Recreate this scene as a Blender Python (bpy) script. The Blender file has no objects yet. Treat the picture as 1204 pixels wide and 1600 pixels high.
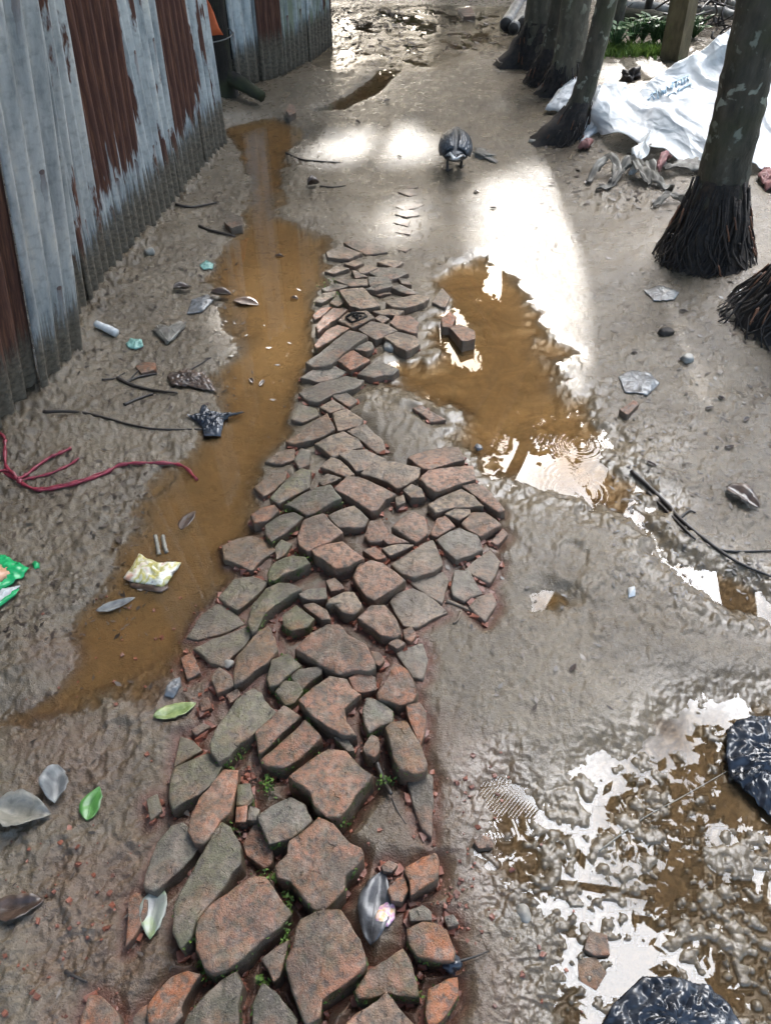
import bpy, math, random
import numpy as np
from mathutils import Vector, Matrix, noise as mnoise

random.seed(7); rng = np.random.default_rng(7)
scene = bpy.context.scene
# ---------------------------------------------------------------- camera, sky, sun, exposure
CAMH, PITCH, FPX = 1.6, math.radians(44), 1201.0
cam = bpy.data.objects.new('camera', bpy.data.cameras.new('camera'))
scene.collection.objects.link(cam); scene.camera = cam
cam.location = (0, 0, CAMH); cam.rotation_euler = (math.pi/2 - PITCH, 0, 0)
cam.data.sensor_fit = 'VERTICAL'; cam.data.sensor_height = 24; cam.data.lens = FPX/1600*24
cam.data.clip_start = 0.05; cam.data.clip_end = 500
SUN_EL, SUN_AZ = math.radians(33), math.radians(3.5)
SDIR = Vector((math.sin(SUN_AZ)*math.cos(SUN_EL), math.cos(SUN_AZ)*math.cos(SUN_EL), math.sin(SUN_EL)))
world = bpy.data.worlds.new('World'); scene.world = world; world.use_nodes = True
wt = world.node_tree; bg = wt.nodes['Background']
sky = wt.nodes.new('ShaderNodeTexSky'); sky.sky_type = 'NISHITA'; sky.sun_disc = False
sky.sun_elevation = SUN_EL; sky.sun_rotation = SUN_AZ
sky.air_density = 1.0; sky.dust_density = 3.0; sky.ozone_density = 1.0
bg.inputs[1].default_value = 0.12
# bright cloud lobes added to the sky, aimed to whiten puddle and mud reflections
wg = wt.nodes.new('ShaderNodeTexCoord'); wn = wt.nodes.new('ShaderNodeTexNoise'); wn.inputs['Scale'].default_value = 6.5; wn.inputs['Detail'].default_value = 6
wt.links.new(wg.outputs['Generated'], wn.inputs['Vector'])
def wmath(op, a, b, clamp=False):
    x = wt.nodes.new('ShaderNodeMath'); x.operation = op; x.use_clamp = clamp
    for i, v in enumerate((a, b)):
        if isinstance(v, bpy.types.NodeSocket): wt.links.new(v, x.inputs[i])
        else: x.inputs[i].default_value = v
    return x.outputs[0]
def lobe(az, el, rad, soft):
    az, el = math.radians(az), math.radians(el); d = wt.nodes.new('ShaderNodeVectorMath'); d.operation = 'DOT_PRODUCT'
    wt.links.new(wg.outputs['Generated'], d.inputs[0]); d.inputs[1].default_value = (math.sin(az)*math.cos(el), math.cos(az)*math.cos(el), math.sin(el))
    m = wt.nodes.new('ShaderNodeMapRange'); m.interpolation_type = 'SMOOTHSTEP'; wt.links.new(d.outputs['Value'], m.inputs[0])
    m.inputs[1].default_value = math.cos(math.radians(rad+soft)); m.inputs[2].default_value = math.cos(math.radians(max(rad-soft, 0))); return m.outputs[0]
lob = wmath('ADD', wmath('ADD', lobe(23, 41, 8, 4), lobe(24, 51, 10, 6), True), lobe(38, 65, 13, 8), True)
lob = wmath('MULTIPLY', lob, wmath('MULTIPLY', wmath('SUBTRACT', wn.outputs['Fac'], .30), 4.5, True))
cl = wt.nodes.new('ShaderNodeMix'); cl.data_type = 'RGBA'; cl.blend_type = 'ADD'; cl.inputs[0].default_value = 1
wt.links.new(sky.outputs[0], cl.inputs[6])
cc = wt.nodes.new('ShaderNodeMix'); cc.data_type = 'RGBA'; wt.links.new(lob, cc.inputs[0]); cc.inputs[6].default_value = (0, 0, 0, 1); cc.inputs[7].default_value = (64, 65, 67, 1)
wt.links.new(cc.outputs[2], cl.inputs[7]); wt.links.new(cl.outputs[2], bg.inputs[0])
sl = bpy.data.lights.new('sun', 'SUN'); sl.energy = 2.3; sl.angle = math.radians(1.2); sl.color = (1, .97, .93)
so = bpy.data.objects.new('sun', sl); scene.collection.objects.link(so)
so.rotation_euler = SDIR.to_track_quat('Z', 'Y').to_euler()
scene.view_settings.view_transform = 'Standard'; scene.view_settings.look = 'None'
scene.view_settings.exposure = 2.0; scene.view_settings.gamma = 1
scene.cycles.max_bounces = 8; scene.cycles.transparent_max_bounces = 16

# ---------------------------------------------------------------- helpers
C0, S0 = math.cos(PITCH), math.sin(PITCH)
def ray(px, py):
    a = (px-602)/FPX; b = (800-py)/FPX
    return (a, C0+b*S0, -S0+b*C0)
def G(px, py, z=0.0):
    d = ray(px, py); t = (z-CAMH)/d[2]
    return (d[0]*t, d[1]*t)
def R(px, py, Y):
    d = ray(px, py); t = Y/d[1]
    return np.array((d[0]*t, Y, CAMH+d[2]*t))
_P = rng.permutation(1024).astype(np.int64); _V = rng.random(1024)*2-1
def vn(x, y, seed=0):
    xi = np.floor(x).astype(np.int64); yi = np.floor(y).astype(np.int64)
    fx = x-xi; fy = y-yi
    fx = fx*fx*fx*(fx*(fx*6-15)+10); fy = fy*fy*fy*(fy*(fy*6-15)+10)
    def h(i, j): return _V[_P[(_P[(i+seed*131) & 1023]+j) & 1023]]
    return (h(xi, yi)*(1-fx)+h(xi+1, yi)*fx)*(1-fy)+(h(xi, yi+1)*(1-fx)+h(xi+1, yi+1)*fx)*fy
def fbm(x, y, f, octs=4, seed=0, gain=.5):
    s = 0; a = 1
    for k in range(octs):
        s = s+a*vn(x*f+k*17.3, y*f-k*9.1, seed+k); f *= 2.03; a *= gain
    return s
def sstep(a, b, x):
    t = np.clip((x-a)/(b-a), 0, 1); return t*t*(3-2*t)
def sdist(X, Y, poly):
    """signed distance to a polygon, positive inside"""
    P = np.asarray(poly, float); d = np.full(X.shape, 1e9); ins = np.zeros(X.shape, bool)
    for i in range(len(P)):
        ax, ay = P[i-1]; bx, by = P[i]
        ex, ey = bx-ax, by-ay; wx, wy = X-ax, Y-ay
        t = np.clip((wx*ex+wy*ey)/(ex*ex+ey*ey+1e-12), 0, 1)
        d = np.minimum(d, np.hypot(wx-ex*t, wy-ey*t))
        c = ((ay > Y) != (by > Y)) & (X < (bx-ax)*(Y-ay)/((by-ay) if abs(by-ay) > 1e-12 else 1e-12)+ax)
        ins ^= c
    return np.where(ins, d, -d)

def link(o, parent=None):
    scene.collection.objects.link(o)
    if parent is not None: o.parent = parent
    return o
def mesh(name, v, f, mat=None, parent=None, smooth=True, loc=None):
    me = bpy.data.meshes.new(name)
    v = np.asarray(v, float)
    if loc is not None: v = v-np.asarray(loc)
    me.from_pydata(v.tolist(), [], [list(map(int, q)) for q in f])
    if smooth: me.polygons.foreach_set('use_smooth', np.ones(len(me.polygons), bool))
    if mat is not None: me.materials.append(mat)
    o = link(bpy.data.objects.new(name, me), parent)
    if loc is not None: o.location = tuple(loc)
    return o
def fast_mesh(name, v, quads, mat=None, parent=None, smooth=True):
    me = bpy.data.meshes.new(name); n = len(quads)
    me.vertices.add(len(v)); me.vertices.foreach_set('co', np.asarray(v, np.float32).ravel())
    me.loops.add(n*4); me.loops.foreach_set('vertex_index', np.asarray(quads, np.int32).ravel())
    me.polygons.add(n); me.polygons.foreach_set('loop_start', np.arange(0, n*4, 4, dtype=np.int32))
    me.polygons.foreach_set('loop_total', np.full(n, 4, np.int32))
    if smooth: me.polygons.foreach_set('use_smooth', np.ones(n, bool))
    me.update(calc_edges=True); me.validate()
    if mat is not None: me.materials.append(mat)
    return link(bpy.data.objects.new(name, me), parent)
def tag(o, label=None, cat=None, group=None, kind=None):
    if label: o['label'] = label
    if cat: o['category'] = cat
    if group: o['group'] = group
    if kind: o['kind'] = kind
    return o
def empty(name, loc, label, cat, group=None):
    o = link(bpy.data.objects.new(name, None)); o.location = tuple(loc); o.empty_display_size = .1
    return tag(o, label, cat, group)
class MB:
    def __init__(s): s.v = []; s.f = []
    def add(s, v, f):
        n = len(s.v); s.v += [tuple(map(float, p)) for p in v]; s.f += [[int(i)+n for i in q] for q in f]
    def tube(s, pts, rad, n=8, jit=0, cap=True, flat=1.0):
        pts = [Vector(p) for p in pts]; m = len(pts)
        if not hasattr(rad, '__len__'): rad = [rad]*m
        V = []; F = []
        for i, p in enumerate(pts):
            t = (pts[min(i+1, m-1)]-pts[max(i-1, 0)]).normalized()
            if i == 0:
                up = Vector((0, 0, 1)) if abs(t.z) < .8 else Vector((0, 1, 0)); x = t.cross(up).normalized()
            else: x = (x-t*x.dot(t)).normalized()
            y = x.cross(t)
            for k in range(n):
                a = 2*math.pi*k/n; r = rad[i]*(1+jit*random.uniform(-1, 1))
                V.append(p+x*math.cos(a)*r+y*math.sin(a)*r*flat)
        for i in range(m-1):
            for k in range(n):
                F.append((i*n+k, i*n+(k+1) % n, (i+1)*n+(k+1) % n, (i+1)*n+k))
        if cap: F.append(list(range(n))[::-1]); F.append(list(range((m-1)*n, m*n)))
        s.add(V, F)
    def box(s, c, e, rot=0):
        c = np.array(c); ca, sa = math.cos(rot), math.sin(rot); V = []
        for z in (-1, 1):
            for x, y in ((-1, -1), (1, -1), (1, 1), (-1, 1)):
                X, Y = x*e[0]/2, y*e[1]/2
                V.append(c+np.array((X*ca-Y*sa, X*sa+Y*ca, z*e[2]/2)))
        s.add(V, [(3, 2, 1, 0), (4, 5, 6, 7), (0, 1, 5, 4), (1, 2, 6, 5), (2, 3, 7, 6), (3, 0, 4, 7)])
    def build(s, name, mat, parent=None, smooth=True, loc=None):
        return mesh(name, s.v, s.f, mat, parent, smooth, loc)
def catmull(pts, n):
    pts = [np.array(p, float) for p in pts]; out = []
    for i in range(len(pts)-1):
        p0 = pts[max(i-1, 0)]; p1 = pts[i]; p2 = pts[i+1]; p3 = pts[min(i+2, len(pts)-1)]
        for k in range(n):
            t = k/n
            out.append(.5*((2*p1)+(-p0+p2)*t+(2*p0-5*p1+4*p2-p3)*t*t+(-p0+3*p1-3*p2+p3)*t**3))
    out.append(pts[-1]); return out

# ---------------------------------------------------------------- materials
class NT:
    def __init__(s, name):
        s.m = bpy.data.materials.new(name); s.m.use_nodes = True
        s.t = s.m.node_tree; s.b = s.t.nodes['Principled BSDF']; s.o = s.t.nodes['Material Output']
    def n(s, typ, **kw):
        x = s.t.nodes.new('ShaderNode'+typ)
        for k, v in kw.items():
            if k.startswith('i_'):
                key = k[2:]; x.inputs[int(key) if key.isdigit() else key].default_value = v
            else: setattr(x, k, v)
        return x
    def l(s, a, b): s.t.links.new(a, b)
    def coord(s, kind='Object'): return s.n('TexCoord').outputs[kind]
    def noise(s, scale, det=4, vec=None, rough=.55, dist=0):
        x = s.n('TexNoise', i_Scale=scale, i_Detail=det, i_Roughness=rough, i_Distortion=dist)
        if vec is not None: s.l(vec, x.inputs['Vector'])
        return x.outputs['Fac']
    def ramp(s, fac, stops):
        x = s.n('ValToRGB'); e = x.color_ramp.elements
        while len(e) < len(stops): e.new(.5)
        for el, (p, c) in zip(e, stops):
            el.position = p; el.color = (c, c, c, 1) if not hasattr(c, '__len__') else (*c[:3], 1)
        s.l(fac, x.inputs[0]); return x.outputs[0]
    def mix(s, f, a, b, mode='MIX'):
        x = s.n('Mix', data_type='RGBA', blend_type=mode)
        for inp, val in ((x.inputs[0], f), (x.inputs[6], a), (x.inputs[7], b)):
            if isinstance(val, bpy.types.NodeSocket): s.l(val, inp)
            elif hasattr(val, '__len__'): inp.default_value = (*val[:3], 1)
            elif inp is x.inputs[0] or inp.type == 'VALUE': inp.default_value = val
            else: inp.default_value = (val, val, val, 1)
        return x.outputs[2]
    def math(s, op, a, b=0.0, clamp=False):
        x = s.n('Math', operation=op, use_clamp=clamp)
        for inp, val in ((x.inputs[0], a), (x.inputs[1], b)):
            if isinstance(val, bpy.types.NodeSocket): s.l(val, inp)
            else: inp.default_value = val
        return x.outputs[0]
    def bump(s, h, strength=.5, dist=.01, prev=None):
        x = s.n('Bump', i_Distance=dist); s.l(h, x.inputs['Height'])
        if isinstance(strength, bpy.types.NodeSocket): s.l(strength, x.inputs['Strength'])
        else: x.inputs['Strength'].default_value = strength
        if prev is not None: s.l(prev, x.inputs['Normal'])
        return x.outputs[0]
    def base(s, col=None, rough=None, nrm=None, spec=None):
        for key, v in (('Base Color', col), ('Roughness', rough), ('Normal', nrm), ('Specular IOR Level', spec)):
            if v is None: continue
            if isinstance(v, bpy.types.NodeSocket): s.l(v, s.b.inputs[key])
            else: s.b.inputs[key].default_value = (*v, 1) if hasattr(v, '__len__') else v
        return s.m
def simple(name, c1, c2=None, scale=30, rough=.6, bump=.4, bdist=.003, bscale=None, spec=.5):
    t = NT(name); co = t.coord()
    n1 = t.noise(scale, 5, co); c2 = c2 or tuple(.55*k for k in c1)
    col = t.ramp(n1, [(.35, c2), (.65, c1)])
    n2 = t.noise(bscale or scale*3, 4, co)
    return t.base(col, rough, t.bump(n2, bump, bdist), spec)

def mat_ground():
    t = NT('wet_mud'); co = t.coord('Object')
    at = t.n('VertexColor', layer_name='mask'); sep = t.n('SeparateColor'); t.l(at.outputs[0], sep.inputs[0])
    red, wet, sand = sep.outputs[0], sep.outputs[1], sep.outputs[2]
    n1 = t.noise(3.2, 8, co, .66, .6); n2 = t.noise(60, 4, co); n3 = t.noise(260, 3, co)
    mud = t.ramp(n1, [(.28, (.072, .053, .031)), (.45, (.125, .094, .058)), (.58, (.162, .126, .081)), (.75, (.205, .165, .119))])
    mud = t.mix(t.ramp(n2, [(.35, 0.), (.7, .5)]), mud, (.085, .068, .05)); mud = t.mix(t.ramp(t.noise(420, 2, co), [(.62, 0.), (.7, .5)]), mud, (.27, .24, .2))
    sandc = t.mix(t.ramp(t.noise(7, 6, co, .65, 1.), [(.35, 0.), (.65, 1.)]), (.085, .058, .034), (.225, .17, .112)); sandc = t.mix(t.ramp(n2, [(.3, .5), (.6, 0.)]), sandc, (.12, .075, .04))
    mud = t.mix(sand, mud, sandc)
    redc = t.ramp(n2, [(.3, (.075, .032, .022)), (.62, (.15, .06, .038)), (.8, (.2, .085, .05))])
    mud = t.mix(t.math('MULTIPLY', red, t.ramp(n1, [(.25, .45), (.6, 1.)])), mud, redc)
    specks = t.ramp(t.noise(140, 2, co), [(.66, 0.), (.72, .7)])
    mud = t.mix(specks, mud, (.055, .042, .033))
    r = t.math('MULTIPLY_ADD', t.ramp(t.noise(22, 4, co), [(.3, .0), (.7, 1.)]), .24); r.node.inputs[2].default_value = .20
    r = t.mix(wet, r, .15)
    dry = t.math('SUBTRACT', 1., t.math('MULTIPLY', wet, .9), True)
    b = t.bump(n3, t.math('MULTIPLY', dry, .75), .0024); b = t.bump(n2, .25, .004, b); b = t.bump(t.noise(130, 4, co, .65), t.math('MULTIPLY_ADD', dry, .3), .0025, b)
    return t.base(mud, r, b, .55)
def mat_water(name, tint, murk, turb, bscale=0, bstr=0):
    t = NT(name); co = t.coord('Object')
    nrm = None
    if bstr: nrm = t.bump(t.noise(bscale, 3, co), bstr, .004)
    tr = t.n('BsdfTransparent', i_Color=(*tint, 1)); df = t.n('BsdfDiffuse', i_Color=(*murk, 1))
    dp = t.n('VertexColor', layer_name='depth'); sd = t.n('SeparateColor'); t.l(dp.outputs[0], sd.inputs[0])
    tint_ = t.mix(sd.outputs[0], (.97, .95, .92), tint); t.l(tint_, tr.inputs[0])
    m1 = t.n('MixShader'); t.l(t.math('MULTIPLY', sd.outputs[0], turb), m1.inputs[0]); t.l(tr.outputs[0], m1.inputs[1]); t.l(df.outputs[0], m1.inputs[2])
    fr = t.n('Fresnel', i_IOR=1.36); gl = t.n('BsdfGlossy', i_Roughness=bscale, i_Color=(1, 1, 1, 1))
    if nrm is not None: t.l(nrm, fr.inputs['Normal']); t.l(nrm, gl.inputs['Normal'])
    m2 = t.n('MixShader'); t.l(fr.outputs[0], m2.inputs[0]); t.l(m1.outputs[0], m2.inputs[1]); t.l(gl.outputs[0], m2.inputs[2])
    t.l(m2.outputs[0], t.o.inputs['Surface']); return t.m
def mat_brick():
    t = NT('old_brick'); co = t.coord('Object')
    ti = t.n('Attribute', attribute_type='OBJECT', attribute_name='tint').outputs['Color']
    mo = t.n('Attribute', attribute_type='OBJECT', attribute_name='moss').outputs['Fac']
    we = t.n('Attribute', attribute_type='OBJECT', attribute_name='muddy').outputs['Fac']
    geo = t.n('NewGeometry'); sp = t.n('SeparateXYZ'); t.l(geo.outputs['Position'], sp.inputs[0])
    gp = geo.outputs['Position']
    n1 = t.noise(14, 5, gp, .6, .3); n2 = t.noise(70, 5, gp); n3 = t.noise(320, 3, gp)
    c = t.mix(t.ramp(n1, [(.40, 0.), (.66, .75)]), ti, (.105, .090, .058)); c = t.mix(t.ramp(t.noise(6, 5, gp, .6), [(.5, 0.), (.62, .7)]), c, (.085, .068, .05))
    c = t.mix(t.ramp(t.noise(9, 4, co), [(.52, 0.), (.66, .55)]), c, (.31, .125, .06))
    c = t.mix(t.ramp(n2, [(.38, .8), (.54, 0.)]), c, (.075, .06, .048)); c = t.mix(t.ramp(t.noise(480, 2, gp), [(.36, .45), (.5, 0.)]), c, (.05, .042, .035)); c = t.mix(t.ramp(t.noise(30, 6, gp, .7), [(.5, 0.), (.68, .5)]), c, (.36, .27, .2))
    c = t.mix(t.ramp(n3, [(.62, 0.), (.72, .5)]), c, (.42, .36, .29))
    # mud film, moss, and a darker brown mixed in over the edge faces
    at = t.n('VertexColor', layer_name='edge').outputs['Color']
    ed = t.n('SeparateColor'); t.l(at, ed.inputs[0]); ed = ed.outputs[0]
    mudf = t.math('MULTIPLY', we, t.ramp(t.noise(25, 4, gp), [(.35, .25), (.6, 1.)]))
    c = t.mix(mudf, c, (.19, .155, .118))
    edge_tone = t.math('MULTIPLY', ed, t.ramp(n1, [(.3, .35), (.6, .9)]))
    c = t.mix(edge_tone, c, (.125, .075, .05))
    mm = t.math('MULTIPLY', t.math('MULTIPLY', mo, t.math('ADD', ed, .3, True)), t.ramp(t.noise(32, 4, gp), [(.46, 0.), (.58, 1.)]), True)
    mossc = t.ramp(n3, [(.35, (.025, .04, .012)), (.65, (.075, .11, .025))])
    c = t.mix(mm, c, mossc)
    smear = t.ramp(t.math('ADD', t.noise(11, 6, gp, .7, .8), t.math('MULTIPLY', ed, .12)), [(.56, 0.), (.64, .75)])
    c = t.mix(smear, c, t.ramp(n3, [(.35, (.09, .068, .046)), (.65, (.17, .135, .098))]))
    pit = t.ramp(t.noise(38, 3, gp, .6, 1.2), [(.28, 0.), (.36, 1.)])
    b = t.bump(n3, .8, .0022); b = t.bump(n2, .8, .005, b); b = t.bump(pit, .8, .004, b); b = t.bump(smear, .4, .003, b)
    r = t.ramp(n1, [(.3, .26), (.7, .55)])
    return t.base(c, r, b, .4)
def mat_tin():
    t = NT('corrugated_tin'); uv = t.n('UVMap').outputs[0]
    sep = t.n('SeparateXYZ'); t.l(uv, sep.inputs[0]); u, v = sep.outputs[0], sep.outputs[1]
    A = lambda n: t.n('Attribute', attribute_type='OBJECT', attribute_name=n).outputs['Fac']
    rb, rs, rr, gm = A('rust_bottom'), A('rust_amount'), A('seed'), A('green')
    off = t.n('CombineXYZ'); t.l(u, off.inputs[0]); t.l(v, off.inputs[1]); t.l(rr, off.inputs[2])
    vec = off.outputs[0]
    mp = t.n('Mapping', i_Scale=(6.0, 1.1, 3.1)); t.l(vec, mp.inputs[0])
    mp2 = t.n('Mapping', i_Scale=(22.0, 1.0, 3.1)); t.l(vec, mp2.inputs[0])
    zinc = t.ramp(t.noise(3, 6, mp.outputs[0], .65), [(.32, (.24, .28, .30)), (.46, (.42, .465, .48)), (.60, (.60, .64, .64)), (.70, (.72, .73, .68))])
    zinc = t.mix(t.ramp(t.noise(40, 4, vec), [(.5, 0.), (.7, .35)]), zinc, (.13, .15, .16))
    zinc = t.mix(t.math('MULTIPLY', gm, t.ramp(t.noise(2.5, 4, mp.outputs[0]), [(.4, 0.), (.6, .8)])), zinc, (.16, .19, .08))
    # rust fills the sheet above a ragged lower edge
    edge = t.math('ADD', t.math('MULTIPLY', t.math('SUBTRACT', t.noise(2.2, 5, mp2.outputs[0], .6), .5), .55),
                  t.math('MULTIPLY', t.math('SUBTRACT', t.noise(3, 3, mp.outputs[0]), .5), .42))
    full = t.math('SUBTRACT', t.math('ADD', v, edge), rb)
    full = t.ramp(full, [(.0, 0.), (.035, 1.)])
    spots = t.ramp(t.math('ADD', t.noise(2.0, 6, mp.outputs[0], .6), t.math('MULTIPLY', rs, .3)), [(.655, 0.), (.69, 1.)])
    rust = t.math('MAXIMUM', full, spots)
    rc = t.ramp(t.noise(9, 6, mp2.outputs[0], .65), [(.3, (.05, .022, .016)), (.5, (.098, .040, .026)), (.68, (.19, .085, .045)), (.80, (.28, .16, .10))])
    nl = None
    for hz in (.36, .74, 1.2):
        fu = t.math('ABSOLUTE', t.math('SUBTRACT', t.math('FRACT', t.math('DIVIDE', u, .216)), .5)); fu = t.math('MULTIPLY', fu, .216)
        dv_ = t.math('SUBTRACT', v, hz); dd = t.math('SQRT', t.math('ADD', t.math('MULTIPLY', fu, fu), t.math('MULTIPLY', dv_, dv_)))
        hd = t.math('LESS_THAN', dd, .0075); w_ = t.math('ADD', t.math('MULTIPLY', t.noise(14, 3, vec), .02), -.002)
        st = t.math('MULTIPLY', t.math('LESS_THAN', fu, w_), t.ramp(t.math('MULTIPLY', dv_, -4.), [(.0, 0.), (.02, .75), (.55, 0.)]))
        nl = t.math('MAXIMUM', hd, st) if nl is None else t.math('MAXIMUM', nl, t.math('MAXIMUM', hd, st))
    rust = t.math('MAXIMUM', rust, t.math('MULTIPLY', nl, .85))
    col = t.mix(rust, zinc, rc)
    # dried mud splashed on the foot of the sheets
    sv = t.math('ADD', v, t.math('MULTIPLY', t.math('SUBTRACT', t.noise(7, 4, mp2.outputs[0]), .5), .22))
    mud = t.ramp(sv, [(.17, 1.), (.24, .9), (.31, 0.)])
    mud2 = t.ramp(t.noise(60, 4, vec), [(.3, (.075, .06, .042)), (.7, (.19, .155, .11))])
    col = t.mix(mud, col, mud2)
    rough = t.mix(t.math('MAXIMUM', rust, mud), .42, .85)
    t.l(t.math('MULTIPLY', t.math('SUBTRACT', 1., t.math('MAXIMUM', rust, mud)), .45), t.b.inputs['Metallic'])
    b = t.bump(t.noise(150, 4, vec), .3, .002)
    b = t.bump(t.math('MULTIPLY', mud, t.noise(45, 4, vec)), .9, .012, b)
    return t.base(col, rough, b)
def mat_bark(name, dark, light, lichen, amt):
    t = NT(name); co = t.coord('Object'); nz = t.noise(3.5, 3, co)
    mp = t.n('Mapping', i_Scale=(1, 1, .35)); t.l(co, mp.inputs[0])
    n1 = t.noise(22, 6, mp.outputs[0], .65); n2 = t.noise(20, 3, co, .5, .3)
    c = t.ramp(n1, [(.3, dark), (.7, light)])
    c = t.mix(t.math('MULTIPLY', t.ramp(n2, [(.58, 0.), (.64, amt)]), t.ramp(nz, [(.42, .15), (.58, 1.)])), c, lichen)
    c = t.mix(t.ramp(t.noise(4, 4, co), [(.5, 0.), (.7, .55)]), c, (.06, .07, .025))
    b = t.bump(n1, .8, .012)
    return t.base(c, .75, b, .3)
def mat_leafy(name, c1, c2, rough=.5, trans=.25):
    t = NT(name); oi = t.n('NewGeometry')
    col = t.ramp(oi.outputs['Random Per Island'], [(0., c1), (1., c2)])
    t.base(col, rough)
    tl = t.n('BsdfTranslucent'); t.l(col, tl.inputs[0])
    ms = t.n('MixShader', i_Fac=trans); t.l(t.b.outputs[0], ms.inputs[1]); t.l(tl.outputs[0], ms.inputs[2])
    t.l(ms.outputs[0], t.o.inputs['Surface']); return t.m
def mat_tarp():
    t = NT('white_woven_sheet'); co = t.coord('Object')
    c = t.ramp(t.noise(5, 5, co), [(.3, (.68, .70, .70)), (.6, (.82, .82, .81))])
    c = t.mix(t.ramp(t.noise(2.3, 5, co), [(.60, 0.), (.75, .4)]), c, (.60, .57, .50))
    mp = t.n('Mapping', i_Scale=(1, .6, 1.5)); t.l(co, mp.inputs[0]); nd = t.n('TexNoise', i_Scale=4, i_Detail=3); t.l(mp.outputs[0], nd.inputs['Vector'])
    va = t.n('VectorMath', operation='ADD'); t.l(mp.outputs[0], va.inputs[0]); vs = t.n('VectorMath', operation='SCALE'); t.l(nd.outputs['Color'], vs.inputs[0]); vs.inputs['Scale'].default_value = .35; t.l(vs.outputs[0], va.inputs[1])
    vo = t.n('TexVoronoi', i_Scale=9); t.l(va.outputs[0], vo.inputs['Vector']); vo2 = t.n('TexVoronoi', i_Scale=23); t.l(va.outputs[0], vo2.inputs['Vector'])
    b = t.bump(vo.outputs['Distance'], .38, .05); b = t.bump(vo2.outputs['Distance'], .3, .018, b)
    t.base(c, .38, b, .5)
    tl = t.n('BsdfTranslucent'); t.l(c, tl.inputs[0]); ms = t.n('MixShader', i_Fac=.3)
    t.l(t.b.outputs[0], ms.inputs[1]); t.l(tl.outputs[0], ms.inputs[2]); t.l(ms.outputs[0], t.o.inputs['Surface'])
    return t.m
def mat_patch(name, cols, scale, rough=.35, bump=.5):
    t = NT(name); co = t.coord('Object'); n = t.noise(scale, 4, co, .5, .5); k = len(cols)
    c = t.ramp(n, [(.32+.36*i/(k-1), cc) for i, cc in enumerate(cols)])
    return t.base(c, rough, t.bump(t.noise(scale*2, 4, co), bump, .003), .6)

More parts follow.
